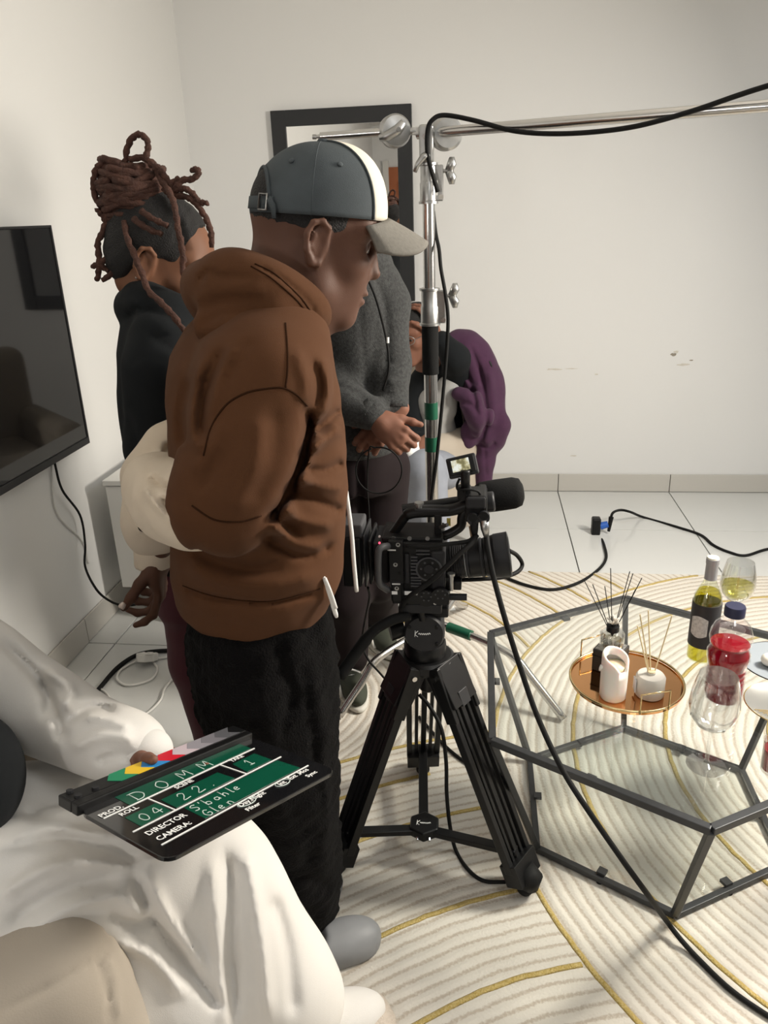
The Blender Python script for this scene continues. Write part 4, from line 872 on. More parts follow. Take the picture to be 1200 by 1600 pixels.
def head(S, c, R, s=1., nose=1., ears=True, lips=1., fx=1.):
    T = lambda x, y, z: np.array(c)+R@(np.array((x*fx if x > .03 else x, y, z))*s)
    E = lambda x, y, z, r, k=.02, op='u': S.ell(T(x, y, z), np.array(r)*s, R, k*s, op)
    Cn = lambda a, b, ra, rb, k=.015: S.cone(T(*a), T(*b), ra*s, rb*s, k*s)
    E(-.012, 0, .035, (.098, .076, .088)); E(.03, 0, -.030, (.062, .060, .082), .03); E(.048, 0, .035, (.05, .058, .05), .02)
    for y in (-1, 1):
        Cn((-.008, y*.052, -.035), (.002, y*.050, -.072), .018, .019, .03); Cn((.002, y*.050, -.072), (.066, y*.014, -.103), .019, .018, .03)
        E(.058, y*.042, -.022, (.024, .019, .020), .02); Cn((.080, y*.012, .032), (.066, y*.052, .030), .010, .009, .02)
        S.ell(T(.093, y*.032, .008), np.array((.016, .019, .013))*s, R, .010*s, 's')
        E(.0755, y*.032, .009, (.0135, .0145, .0125), .004); Cn((.0875, y*.018, .0045), (.079, y*.048, .005), .0022, .002, .003)
        E(.097, y*.0125, -.034, (.011, .0085, .008), .008)
        if ears:
            e = lambda x, z, o=0.: T(-.012+x, y*(.076+o), -.008+z)
            S.ell(T(-.012, y*.077, -.006), np.array((.018, .006, .028))*s, R, .008*s)
            S.chain([e(.012, .010, .001), e(.011, .024, .004), e(.0, .032, .008), e(-.014, .027, .011), e(-.020, .010, .012), e(-.016, -.010, .010), e(-.004, -.027, .006), e(.006, -.026, .003), e(.009, -.014, .001)], [.0035*s, .004*s, .0045*s, .0045*s, .0045*s, .0045*s, .006*s, .0055*s, .004*s], .003*s)
            S.ell(T(-.008, y*.088, -.004), np.array((.008, .007, .013))*s, R, .003*s, 's'); S.chain([e(-.008, .014, .006), e(-.010, -.004, .007), e(-.002, -.014, .005)], .0028*s, .003*s)
    E(.076, 0, -.103, (.022, .024, .018), .02); Cn((.088, 0, .022), (.102*nose, 0, -.012), .008, .0095, .012); E(.107*nose, 0, -.027, (.0125, .012, .0105), .010)
    E(.078, 0, -.066, (.022, .030, .028), .02)
    E(.0985*lips, 0, -.0600, (.011, .023, .0068), .005); E(.096*lips, 0, -.0735, (.011, .021, .0078), .005)
    S.ell(T(.104, 0, -.0668), np.array((.010, .026, .0016))*s, R, .003*s, 's')
    return T
def hand(S, w, D, N, side, s=1., curl=(.5, .55, .6, .65), spread=.08, thumb=(.6, .5), k=.006, tdir=None):
    """w wrist, D finger direction, N palm normal, side=+1/-1 puts the thumb at +/- cross(D,N)"""
    D = nrm(D); N = nrm(np.array(N)-D*(np.array(N)@D)); B = np.cross(D, N)*side; w = np.array(w, float); tips = []
    R = np.stack([D, B, N], 1)
    S.ell(w+D*.048*s, np.array((.056, .040, .0155))*s, R, .012); S.cone(w-D*.03*s, w+D*.02*s, .026*s, .027*s, .015); S.ell(w+D*.03*s+B*.022*s+N*.008*s, np.array((.034, .018, .016))*s, R, .012)
    for i, (off, ln) in enumerate(((.030, .92), (.010, 1.), (-.010, .95), (-.029, .76))):
        d = nrm(D+B*spread*(1.5-i)); p = w+D*(.088-.004*abs(i-1))*s+B*off*s; P = [w+D*.06*s+B*off*.8*s, p]; c = curl[i]
        for j, l in enumerate((.043, .027, .021)):
            a = c*(.75, 1.1, .7)[j]; d = nrm(d*math.cos(a)+N*math.sin(a)-d*0); P.append(P[-1]+d*l*ln*s); Nn = nrm(N-d*(N@d))
            N_ = N
            N = nrm(np.cross(np.cross(d, N), d)) if j < 2 else N
        N = np.stack([R[:, 2]])[0]
        S.chain(P, [.009*s, .0095*s, .0086*s, .0078*s, .0064*s], k); tips.append((P[-1], d))
    b = w+D*.018*s+B*.024*s+N*.006*s; td = nrm(tdir if tdir is not None else D*thumb[0]+B*.75+N*.25); p1 = b+td*.040*s; d2 = nrm(td+D*.35+N*thumb[1]*.4); p2 = p1+d2*.032*s; d3 = nrm(d2+N*thumb[1]*.3); p3 = p2+d3*.025*s
    S.chain([b, p1, p2, p3], [.0135*s, .0115*s, .0102*s, .0078*s], k+.002); tips.append((p3, d3)); return tips
def sil(py, xl, xr, y, rb, k=1.):
    a, b = at(xl, py, y), at(xr, py, y); c = (a+b)/2; return (c[2], c[0], c[1], np.linalg.norm(b-a)/2*k, rb)
def eyes(T, par, s):
    for y in (-1, 1):
        sph = lambda r: [(0, -r)]+[(r*math.sin(a), -r*math.cos(a)) for a in np.linspace(.3, 2.84, 9)]+[(0, r)]
        e = MB().lathe(sph(.0118*s), T(.0768, y*.032, .0060), 16).build('eye', mat('eye_white', (.30, .26, .23), .3), par, smooth=True)
        MB().lathe(sph(.0062*s), T(.0838, y*.032, .0025), 14).build('iris', mat('dark_iris', (.015, .008, .005), .15), e, smooth=True)
def surf(o, px, py, off=0.):
    """point of o's near surface seen along a picture ray"""
    mw = Matrix.Identity(4); loc = Vector((0, 0, 0)); p = o
    while p is not None: loc += p.location; p = p.parent
    d = Vector(nrm(ray(px, py))); hit, q, n, _ = o.ray_cast(Vector(CC)-loc, d)
    return np.array(q+loc+n*off) if hit else None
def seam(o, P, r, m, name='seam', off=0., parent=None):
    P2 = catmull([np.array((x, y, 0.)) for x, y in P], 6); pts = [surf(o, p[0], p[1], off) for p in P2]; pts = [p for p in pts if p is not None]
    if len(pts) > 2: return MB().tube(pts, r, 6).build(name, m, parent or o, smooth=True)
# ================================================================ PERSON 1: brown hoodie, cap, looking at the camera monitor
B = thing('person', 'person in brown hoodie and grey cap looking down at the camera', 'person', (-.4, 1.3, 0))
fB = 25; FB = frame(fB); fx_, lx_ = FB[:, 0], FB[:, 1]; rx_ = -lx_
HC = at(495, 374, 1.315); HR = frame(22, 17)
hd = SDF(); HT = head(hd, HC, HR, 1.06, fx=.84, nose=1.10, lips=1.06)
nb = at(452, 470, 1.30)
hd.chain([HT(-.035, 0, -.05), at(462, 440, 1.31), nb, at(430, 530, 1.30)], [.062, .062, .068, .085], .03)
hd.chain([HT(.03, 0, -.07), at(480, 470, 1.32)], [.035, .045], .03)
RX = .26
headm = hd.mesh(.0034)
# left hand hanging behind the back
hs = SDF(); wl_ = at(243, 868, 1.42)
tips = hand(hs, wl_, (-.02, .02, -1), (-.95, -.22, -.06), -1, 1.02, (.50, .80, .95, 1.0), .06, (.9, .35), tdir=(-.50, -.45, -.62))
hs.cone(at(252, 830, 1.40), wl_, .03, .028)
handm = hs.mesh(.003)
bd = SDF()
PEL = at(405, 965, 1.30)
bd.loft([sil(470, 410, 455, 1.3, .07), sil(540, 330, 470, 1.3, .15), sil(650, 320, 490, 1.3, .15), sil(800, 320, 490, 1.3, .14), sil(960, 330, 480, 1.3, .15)], fx_)
hipR, hipL = at(415, 965, 1.22), at(400, 965, 1.40)
bd.chain([hipR, at(440, 1200, 1.20), at(462, 1440, 1.215)], [.07, .05, .04]); bd.chain([hipL, at(420, 1180, 1.42), at(425, 1370, 1.44)], [.07, .05, .04])
bd.chain([at(415, 575, 1.17), at(345, 770, 1.075), at(255, 765, 1.28)], [.04, .035, .03]); bd.chain([at(390, 545, 1.47), at(285, 690, 1.50), wl_], [.05, .04, .03])
sbuild('body', [headm, handm, bd.mesh(.014)], 'skin_a', B)
nt_ = tips[4]; 
MB().lathe([(0, 0), (.0068, .001), (.0072, .006), (.005, .013), (0, .014)], nt_[0]+np.array((-.003, -.0085, .003)), 14, axis=-nt_[1]).build('thumb_nail', 'nail', B, smooth=True)
# lips and beard
lp = SDF(); lp.ell(HT(.1045, 0, -.060), np.array((.0105, .022, .0060))*1.06, HR, .003); lp.ell(HT(.1018, 0, -.0738), np.array((.0108, .020, .0072))*1.06, HR, .003)
sbuild('lips', lp.mesh(.002), 'lip', B)
be = SDF(); be.ell(HT(.072, 0, -.109), np.array((.024, .022, .013))*1.06, HR, .004)
sbuild('chin_beard', be.mesh(.003), 'hair', B)
eyes(HT, B, 1.06)
for y in (-1, 1): MB().tube(catmull([HT(.097, y*.014, .030), HT(.094, y*.032, .036), HT(.080, y*.052, .030)], 4), [.003]*4+[.0032]*4+[.002], 6).build('eyebrow', 'hair', B, smooth=True)
# hair shell under the cap
hh = SDF(); hh.ell(HT(-.012, 0, .037), np.array((.0990, .0772, .089))*1.06, HR, .01)
hh.clip(-HR[:, 2], float(-HR[:, 2]@HT(0, 0, .006))); hh.clip(HR[:, 0], float(HR[:, 0]@HT(.028, 0, 0)))
sbuild('hair', hh.mesh(.0045), 'hair', B)
# ---- cap
CRm = frame(27, 6); cc0 = HC+HR@np.array((-.006, 0, .045))
cap = link(bpy.data.objects.new('cap', None)); cap.parent = B; cap.location = tuple(cc0-np.array(B.location))
ca, cb_, cz = .112, .090, .108
def crown(th, ph, off=0.):
    r = math.cos(ph); x = (ca+off)*r*math.cos(th); y = (cb_+off)*r*math.sin(th); z = (cz+off)*math.sin(ph)
    if x > 0: x *= 1+.06*math.sin(ph)*(1 if z > 0 else 0); z += .012*max(0, math.cos(th))**2*math.sin(2*ph) if ph > 0 else 0
    return cc0+CRm@np.array((x, y, z-.008))
def cap_part(name, m, keep, off=0.):
    mb = MB(); n, mm = 96, 26; ids = {}
    for i in range(mm+1):
        for j in range(n):
            ids[i, j] = len(mb.v); mb.v.append(tuple(crown(2*math.pi*j/n, i/mm*math.pi/2*.995-.03*(1-i/mm), off)))
    for i in range(mm):
        for j in range(n):
            th = (2*math.pi*(j+.5)/n+math.pi) % (2*math.pi)-math.pi; ph = (i+.5)/mm*math.pi/2
            if keep(th, ph): mb.f.append((ids[i, j], ids[i, (j+1) % n], ids[i+1, (j+1) % n], ids[i+1, j]))
    return mb.build(name, m, cap, smooth=True, solid=.0022)
FRT = .93
opening = lambda th, ph: (abs(abs(th)-math.pi) < .60*math.sqrt(max(0, 1-(ph/.62)**2))) and ph > .13
cap_part('crown', 'cap', lambda th, ph: abs(th) >= FRT and not opening(th, ph))
cap_part('front_panel', 'capw', lambda th, ph: abs(th) < FRT, .0008)
for sg in (-1, 1):
    MB().tube([crown(sg*FRT, p, .0012) for p in np.linspace(-.02, 1.5, 20)], .0016, 6).build('panel_seam', 'cap', cap, smooth=True)
    MB().tube([crown(sg*1.9, p, -.0002) for p in np.linspace(-.02, 1.5, 20)], .0009, 6).build('panel_seam', 'cap', cap, smooth=True)
    for th in (1.45, 2.35):
        q = crown(sg*th, .72, .001); nn = nrm(q-cc0); MB().lathe([(.0018, -.001), (.0042, -.0005), (.0045, .0012), (.002, .0016)], q, 16, axis=nn).build('eyelet', 'cap', cap, smooth=True)
edge = [crown(math.pi+a, .62*math.sqrt(max(0, 1-(a/.60)**2)) if abs(a) < .6 else .1, .001) for a in np.linspace(-.598, .598, 25)]
MB().tube(edge, .0032, 8).build('opening_hem', 'cap', cap, smooth=True)
mb = MB(); st_ = [(crown(math.pi+a, .02, .003), crown(math.pi+a, .18, .003)) for a in np.linspace(-.66, .66, 18)]
mb.v = [tuple(p) for q in st_ for p in q]; mb.f = [(2*i, 2*i+2, 2*i+3, 2*i+1) for i in range(17)]; mb.build('strap', 'cap', cap, smooth=True, solid=.0025)
bk = [crown(-math.pi+.42, .0, .006), crown(-math.pi+.42, .20, .006), crown(-math.pi+.58, .20, .006), crown(-math.pi+.58, .0, .006), crown(-math.pi+.42, .0, .006)]
MB().tube(bk, .0018, 8).build('buckle', 'castalu', cap, smooth=True)
MB().tube([crown(-math.pi+.62, .14, .006), crown(-math.pi+.70, .05, .006), crown(-math.pi+.72, -.10, .006)], [.005, .005, .004], 8, flat=crown(-math.pi+.7, .1, .5)-crown(-math.pi+.7, .1)).build('strap_end', 'cap', cap, smooth=True)
tb = crown(0, math.pi/2*.99); MB().lathe([(.009, -.002), (.0095, .002), (.007, .006), (0, .007)], tb-CRm[:, 2]*.002, 20, axis=CRm[:, 2]).build('top_button', 'cap', cap, smooth=True)
mb = MB(); n, mm = 28, 10
for i in range(mm+1):
    for j in range(n+1):
        a = -1.08+2.16*j/n; k = i/mm
        x0, y0 = ca*math.cos(a)*1.0, cb_*math.sin(a); ext = .073*(1-(a/1.10)**4)**.5
        x, y = x0+ext*k, y0*(1+.02*k); z = -.010-.34*(x-x0)-.044*(y/cb_)**2*(.35+.65*k)-.006*k*k
        mb.v.append(tuple(cc0+CRm@np.array((x, y, z))))
mb.f = [(i*(n+1)+j, i*(n+1)+j+1, (i+1)*(n+1)+j+1, (i+1)*(n+1)+j) for i in range(mm) for j in range(n)]
mb.build('bill', 'bill', cap, smooth=True, solid=.007)
# ---- hoodie
ho = SDF(); YM = 1.30
rows = [sil(948, 304, 498, YM, .165), sil(925, 284, 508, YM, .18), sil(888, 276, 527, YM, .195), sil(835, 275, 532, YM, .20), sil(765, 274, 540, YM, .205), sil(700, 270, 535, YM, .21), sil(607, 266, 522, YM, .205), sil(555, 274, 510, YM, .195), sil(510, 298, 500, YM, .175), sil(480, 325, 490, YM, .13), sil(455, 360, 480, YM, .09)]
ho.loft(rows, fx_, .03, p=2.2)
shR = at(425, 545, 1.125); elR = at(338, 785, 1.06)
ho.chain([at(428, 552, 1.185), at(414, 600, 1.13), at(384, 700, 1.09), at(354, 765, 1.072), at(340, 790, 1.066)], [.078, .082, .080, .076, .073], .05)
ho.chain([at(400, 520, 1.43), at(385, 560, 1.48), at(300, 700, 1.52)], [.085, .085, .072], .045)
ho.clip(nrm((elR-shR)), float(nrm(elR-shR)@at(345, 800, 1.062))) if False else None
ho.folds([
 ([(478, 634), (482, 665), (468, 725), (440, 785), (412, 816)], -.020, 9),
 ([(492, 672), (515, 655), (530, 640)], -.010, 6), ([(487, 702), (510, 686), (532, 668)], .010, 9), ([(480, 735), (510, 735), (536, 722)], -.008, 7),
 ([(410, 838), (440, 855), (480, 868), (522, 850)], -.012, 7), ([(425, 815), (460, 848), (508, 860)], .012, 10),
 ([(440, 790), (475, 815), (522, 822)], .012, 10), ([(450, 770), (490, 782), (537, 800)], -.010, 8), ([(462, 745), (500, 758), (535, 765)], .008, 9),
 ([(300, 855), (330, 873), (390, 888), (440, 880)], -.010, 9), ([(290, 880), (340, 905), (420, 915), (500, 900)], .010, 14),
 ([(284, 918), (340, 934), (420, 942), (500, 926)], -.010, 4),
 ([(300, 590), (285, 640), (288, 700)], -.010, 9), ([(318, 555), (300, 620), (302, 680), (318, 705)], .010, 9), ([(348, 545), (322, 610), (312, 690)], -.011, 8), ([(372, 540), (345, 590), (330, 650)], .007, 10), ([(395, 530), (365, 570), (350, 600)], -.005, 9),
 ([(345, 700), (330, 740), (310, 770)], -.006, 10), ([(430, 640), (425, 720), (395, 790)], -.004, 14), ([(405, 650), (395, 730), (360, 800)], .005, 14), ([(350, 660), (332, 700), (300, 740)], .006, 12),
 ([(462, 545), (478, 600), (474, 628)], .006, 9), ([(485, 560), (498, 600), (492, 640)], -.008, 8), ([(505, 560), (512, 610), (505, 650)], .006, 8), ([(420, 810), (450, 825), (470, 845)], -.008, 6)], (-9, 1.36))
ho.noise(.0035, 24, 2).noise(.0012, 80, 3)
fi = nrm(elR-shR)
hoo = sbuild('hoodie', ho.mesh(.0058), 'brown', B)
M['bseam'] = mat('brown_seam', (.030, .012, .005), .95, spec=.1)
for P in ([(318, 712), (330, 668), (352, 634), (382, 615), (412, 608), (440, 606), (462, 616), (480, 634)], [(446, 505), (449, 545), (449, 580), (446, 606)], [(286, 915), (330, 930), (380, 938), (430, 938), (500, 920)], [(300, 790), (335, 812), (375, 815), (408, 806)]): seam(hoo, P, .0016, 'bseam')
hm = MB(); e1 = nrm(np.cross(fi, (0, 0, 1.))); e2 = np.cross(fi, e1); cE = elR-fi*.004
# hood lying on the shoulders
hdv = SDF()
hdv.ell(at(362, 473, 1.30), (.070, .115, .056), np.stack([fx_, lx_, (0, 0, 1)], 1), .03)
hdv.chain([at(503, 502, 1.32), at(481, 482, 1.24), at(443, 459, 1.205), at(405, 446, 1.19), at(360, 436, 1.20), at(328, 451, 1.26), at(332, 441, 1.36), at(380, 431, 1.44), at(433, 434, 1.44), at(481, 464, 1.41), at(503, 502, 1.34)], [.016, .023, .028, .034, .038, .034, .034, .034, .030, .025, .016], .025, 4)
hdv.chain([at(362, 423, 1.23), at(346, 429, 1.29), at(362, 419, 1.36)], [.020, .022, .022], .02)
hdv.chain([at(328, 511, 1.17), at(375, 511, 1.16), at(423, 494, 1.175), at(473, 504, 1.22)], [.024, .024, .020, .012], .03)
hdv.ell(at(435, 402, 1.315), (.060, .066, .085), np.stack([fx_, lx_, (0, 0, 1)], 1), .012, 's')
hdv.folds([([(305, 512), (350, 492), (420, 490), (470, 505)], -.004, 6), ([(400, 415), (440, 435), (480, 470), (498, 500)], -.004, 3), ([(310, 440), (325, 425), (345, 432), (395, 432)], -.006, 5), ([(300, 470), (340, 455), (420, 452)], .005, 12)], (-9, 1.33))
hdv.noise(.002, 40, 5)
hod = sbuild('hood', hdv.mesh(.005), 'brown', B)
for P in ([(398, 412), (425, 425), (450, 446), (472, 468), (490, 494)], [(392, 416), (420, 432), (446, 453), (468, 474), (486, 500)]): seam(hod, P, .0014, 'bseam')
# cream sleeves
sr = SDF()
sr.chain([at(335, 770, 1.07), at(322, 788, 1.08), at(290, 785, 1.13), at(256, 772, 1.22), at(244, 755, 1.32)], [.050, .060, .060, .058, .05], .03, 3)
sr.folds([([(300, 760), (325, 790), (350, 800)], -.012, 5), ([(225, 760), (245, 790), (280, 822)], .012, 6), ([(235, 745), (258, 760), (285, 762)], -.012, 5), ([(270, 770), (300, 810), (335, 838)], -0.0161, 5), ([(255, 775), (262, 805), (290, 830)], -.009, 6), ([(285, 765), (318, 800), (345, 815)], 0.0138, 6)]); sr.noise(.005, 45, 8)
sl = SDF()
sl.chain([at(290, 690, 1.50), at(258, 720, 1.46), at(246, 760, 1.43), at(240, 800, 1.42), at(240, 832, 1.42)], [.052, .054, .056, .053, .046], .03, 3)
sl.folds([([(212, 790), (230, 780), (262, 785)], .012, 6), ([(222, 745), (240, 752), (262, 745)], -.010, 5), ([(268, 690), (245, 730), (225, 770)], -0.0230, 5), ([(255, 700), (232, 745), (218, 790)], 0.0184, 6), ([(262, 740), (240, 770), (222, 795)], -0.0230, 5), ([(225, 800), (240, 815), (262, 812)], -0.0207, 4), ([(215, 820), (235, 832), (262, 828)], 0.0161, 5)]); sl.noise(.005, 45, 9)
slv = sbuild('cream_sleeve', sr.mesh(.0055), 'cream', B); slv2 = sbuild('cream_sleeve', sl.mesh(.0055), 'cream', B)
cf = SDF(); cf.chain([at(241, 838, 1.42), at(240, 860, 1.42), at(240, 878, 1.42)], [.037, .038, .040], .01); cf.ell(at(238, 897, 1.42), (.03, .03, .035), None, .006, 's'); cf.clip((-.06, -.10, -1), float(np.array((-.06, -.10, -1))@at(240, 884, 1.42)))
sbuild('cuff', cf.mesh(.004), 'cream', B)
for P, r in (([(496, 506), (503, 545), (515, 600), (530, 690), (541, 770), (549, 830), (553, 880), (557, 924)], .0042), ([(492, 508), (497, 530), (508, 575), (520, 640), (529, 700)], .004)):
    MB().tube(catmull([at(x, y, 1.345-.00003*(y-500)) for x, y in P], 5), r, 8).build('hood_cord', 'cord', B, smooth=True)
MB().tube(catmull([at(506, 902, 1.175), at(512, 920, 1.18), at(519, 942, 1.19), at(526, 964, 1.20)], 4), [.003]*4+[.0036]*5+[.0045]*3+[.003], 8).build('waist_tie', 'cord', B, smooth=True)
MB().tube(catmull([at(508, 904, 1.17), at(517, 926, 1.18), at(525, 950, 1.19)], 4), .0032, 8).build('waist_tie', 'cord', B, smooth=True)
# trousers
tr = SDF()
tr.loft([sil(930, 300, 505, YM, .16), sil(1010, 300, 516, YM, .17), sil(1080, 310, 520, YM+.01, .17)], fx_, .05)
tr.chain([at(405, 1000, 1.225), at(425, 1120, 1.205), at(440, 1230, 1.195), at(452, 1330, 1.20), at(462, 1405, 1.215)], [.112, .108, .100, .093, .088], .05, 2)
tr.chain([at(410, 1000, 1.38), at(440, 1130, 1.41), at(448, 1250, 1.43), at(455, 1330, 1.44)], [.11, .10, .09, .08], .05, 2)
tr.folds([([(430, 1000), (450, 1080), (440, 1160)], -.006, 8), ([(485, 1000), (500, 1100), (515, 1160)], .006, 9), ([(470, 1030), (488, 1150), (505, 1260)], -.006, 7), ([(400, 1060), (430, 1180), (440, 1300)], .006, 12), ([(520, 1130), (500, 1200), (515, 1280), (495, 1350)], .007, 8), ([(455, 1060), (462, 1090), (450, 1112)], -.010, 6), ([(420, 1380), (470, 1370), (520, 1390)], -.008, 10)], (-9, 1.4))
tr.noise(.004, 90, 3).noise(.003, 220, 4)
sbuild('trousers', tr.mesh(.0075), 'fuzz', B)
# slippers
for c_, dx in ((atz(525, 1478, .03), 0), (atz(470, 1392, .03), 1)):
    sp = SDF(); Rs = np.stack([fx_, lx_, (0, 0, 1)], 1); c_ = np.array(c_)
    sp.ell(c_+fx_*.015+np.array((0, 0, .008)), (.085, .050, .042), Rs, .02); sp.ell(c_-fx_*.07+np.array((0, 0, .004)), (.07, .042, .045), Rs, .03); sp.cone(c_-fx_*.10-(0, 0, .012), c_+fx_*.05-(0, 0, .012), .036, .044, .02)
    sp.cone(c_-fx_*.06+(0, 0, .03), c_-fx_*.06+(0, 0, .10), .035, .04, .015, 's'); sp.clip((0, 0, -1.), -RZ-.001)
    sbuild('slipper', sp.mesh(.005), 'slip', B)
# ================================================================ PERSON 2: locs, black hoodie, maroon trousers
Wm = thing('person', 'person with brown locs in a bun, black hoodie and maroon trousers', 'person', (-.75, 1.75, 0))
WY = 1.76; fWd = 12; FW = frame(fWd); fw2 = FW[:, 0]
WC = at(252, 408, WY); WR = frame(10, 26); ws = 1.10
hd = SDF(); WT = head(hd, WC, WR, ws)
hd.chain([WT(-.03, 0, -.05), at(245, 470, WY+.02), at(245, 520, WY+.02)], [.055, .055, .07], .03)
bd = SDF(); bd.loft([sil(510, 230, 300, WY, .13), sil(620, 225, 330, WY, .13), sil(800, 235, 330, WY, .13), sil(900, 240, 335, WY, .13)], fw2)
bd.chain([at(300, 900, WY-.08), at(325, 1150, WY-.08)], [.06, .04]); bd.chain([at(300, 900, WY+.09), at(330, 1090, WY+.09)], [.06, .04])
bd.chain([at(250, 560, WY-.15), at(245, 700, WY-.16), at(340, 760, WY-.1)], [.03, .03, .026]); bd.chain([at(270, 540, WY+.15), at(270, 690, WY+.17), at(350, 740, WY+.1)], [.03, .03, .026])
hs = SDF(); hand(hs, at(345, 762, WY-.1), (1, .3, -.1), (0, .3, 1), 1, .95); hs2 = SDF(); hand(hs2, at(355, 742, WY+.1), (1, -.2, -.1), (0, -.3, 1), -1, .95)
sbuild('body', [hd.mesh(.0036), bd.mesh(.013), hs.mesh(.005), hs2.mesh(.005)], 'skin_b', Wm)
lp = SDF(); lp.ell(WT(.0995, 0, -.060), np.array((.0105, .022, .0062))*ws, WR, .003); lp.ell(WT(.0970, 0, -.0738), np.array((.0108, .020, .0075))*ws, WR, .003); sbuild('lips', lp.mesh(.0025), 'lip', Wm)
eyes(WT, Wm, ws)
for y in (-1, 1): MB().tube(catmull([WT(.097, y*.014, .030), WT(.094, y*.032, .036), WT(.080, y*.052, .030)], 4), .003, 6).build('eyebrow', 'hair', Wm, smooth=True)
hh = SDF(); hh.ell(WT(-.016, 0, .042), np.array((.102, .082, .090))*ws, WR, .02); hh.ell(WT(-.05, 0, -.005), np.array((.062, .070, .07))*ws, WR, .03); hh.ell(WT(-.06, 0, .08), np.array((.06, .06, .06))*ws, WR, .03)
hh.ell(WT(.098, 0, .035), np.array((.066, .10, .078))*ws, WR, .012, 's'); hh.ell(WT(.02, 0, -.055), np.array((.065, .12, .075))*ws, WR, .02, 's'); hh.noise(.002, 150, 6)
hair = sbuild('hair', hh.mesh(.005), 'hair', Wm)
def loc(P, y=WY-.05, r=.0068, r2=None):
    pts = [at(q[0], q[1], y+(q[2] if len(q) > 2 else 0)) for q in P]; pts = catmull(pts, 5); n = len(pts)
    rr = [r*(1+.14*math.sin(i*1.9+P[0][0])+rnd.uniform(-.06, .06))*(1 if i < n-3 else .85) for i in range(n)]
    MB().tube([p+np.array((rnd.uniform(-.0012, .0012), rnd.uniform(-.0012, .0012), rnd.uniform(-.0012, .0012))) for p in pts], rr, 8).build('dreadlock', 'loc', hair, smooth=True)
for P in ([(195, 258), (199, 232), (207, 215), (219, 210), (230, 219), (231, 235), (225, 252)],
          [(180, 258), (168, 251), (157, 257), (149, 269), (146, 288), (148, 306), (158, 324)],
          [(203, 250), (222, 246), (240, 257), (251, 280), (265, 300, -.02), (272, 320, -.04), (276, 342, -.05), (280, 367, -.06), (285, 392, -.06), (286, 417, -.06), (287, 445, -.06)],
          [(258, 300), (272, 293), (286, 282), (301, 279), (310, 271), (307, 265), (300, 266)], [(262, 300), (275, 297), (288, 295), (301, 303), (312, 315), (325, 318)],
          [(262, 306), (283, 306), (302, 314), (316, 331), (326, 350), (330, 368), (331, 386)], [(255, 298), (268, 288), (280, 277)],
          [(193, 345, -.03), (200, 375, -.05), (211, 402, -.075), (221, 427, -.085), (231, 453, -.10), (250, 472, -.125), (270, 492, -.14), (288, 517, -.14)],
          [(152, 326), (160, 336), (176, 338), (196, 336), (216, 325)], [(168, 335), (164, 354), (154, 376), (154, 398), (160, 416), (169, 424)], [(160, 330), (163, 342), (168, 350)],
          [(174, 340), (175, 375), (172, 398), (158, 410), (143, 417)], [(181, 345), (183, 390), (180, 414), (174, 427), (159, 438)], [(181, 408), (186, 424), (192, 430)],
          [(155, 402), (154, 424), (151, 438)], [(186, 345), (190, 370), (195, 392)], [(209, 342, -.05), (230, 357, -.06), (253, 365, -.065)], [(221, 330, -.05), (240, 342, -.06), (262, 352, -.065)],
          [(238, 262), (252, 268), (262, 283), (270, 296)], [(232, 256), (248, 262), (258, 276), (266, 292)]): loc(P)
bc = at(209, 300, WY-.01); rr = random.Random(11)
for k in range(26):
    zt_ = -.045+.095*k/25; rad = .069*math.sqrt(max(.12, 1-(zt_/.068)**2)); tx_, ty_ = rr.uniform(-.38, .38), rr.uniform(-.3, .3); a0 = rr.uniform(0, 6.28); sp = rr.uniform(3.2, 5.6)
    P = []
    for i in range(15):
        a = a0+sp*i/14; q = np.array((rad*1.05*math.cos(a), rad*math.sin(a), zt_+tx_*rad*math.cos(a)+ty_*rad*math.sin(a))); P.append(bc+q*(1+rr.uniform(-.03, .05)))
    P = catmull(P, 2); MB().tube(P, [.0078*(1+.12*math.sin(i*1.7)) for i in range(len(P))], 8).build('dreadlock', 'loc', hair, smooth=True)
cr_ = SDF(); cr_.ell(bc-np.array((0, 0, .004)), (.056, .054, .052)); sbuild('bun_core', cr_.mesh(.008), 'hair', hair)
MB().lathe([(0, 0), (.003, .001), (.003, .005), (0, .006)], WT(-.018, -.084, -.040), 10).build('earring', 'castalu', Wm, smooth=True)
# hoodie
ho = SDF(); ho.loft([sil(474, 208, 305, WY, .10), sil(500, 198, 330, WY, .14), sil(540, 194, 350, WY, .19), sil(600, 194, 358, WY, .19), sil(680, 202, 360, WY, .19), sil(760, 216, 362, WY, .185), sil(860, 236, 365, WY, .18)], fw2, .03, p=2.2)
ho.chain([at(258, 535, WY-.13), at(248, 580, WY-.165), at(242, 700, WY-.165), at(330, 755, WY-.11)], [.075, .070, .06, .045], .03); ho.chain([at(270, 535, WY+.13), at(268, 580, WY+.16), at(262, 690, WY+.16), at(345, 738, WY+.10)], [.075, .07, .06, .045], .03)
ho.chain([at(218, 468, WY-.06), at(210, 480, WY), at(220, 480, WY+.08), at(280, 492, WY+.1), at(310, 505, WY+.06), at(315, 508, WY-.02), at(285, 496, WY-.09), at(240, 478, WY-.1), at(218, 468, WY-.06)], .033, .03, 3)
ho.folds([([(198, 498), (215, 485), (250, 490), (285, 510)], -.008, 5), ([(205, 570), (222, 560), (260, 562)], -.004, 3), ([(235, 520), (258, 540), (280, 552)], -.005, 5), ([(200, 640), (212, 690), (222, 730)], -.006, 6)], (-9, 1.72)); ho.noise(.002, 36, 12)
sbuild('hoodie', ho.mesh(.0085), 'blackh', Wm)
tr = SDF(); tr.loft([sil(850, 245, 350, WY, .16), sil(930, 252, 352, WY, .165)], fw2, .04)
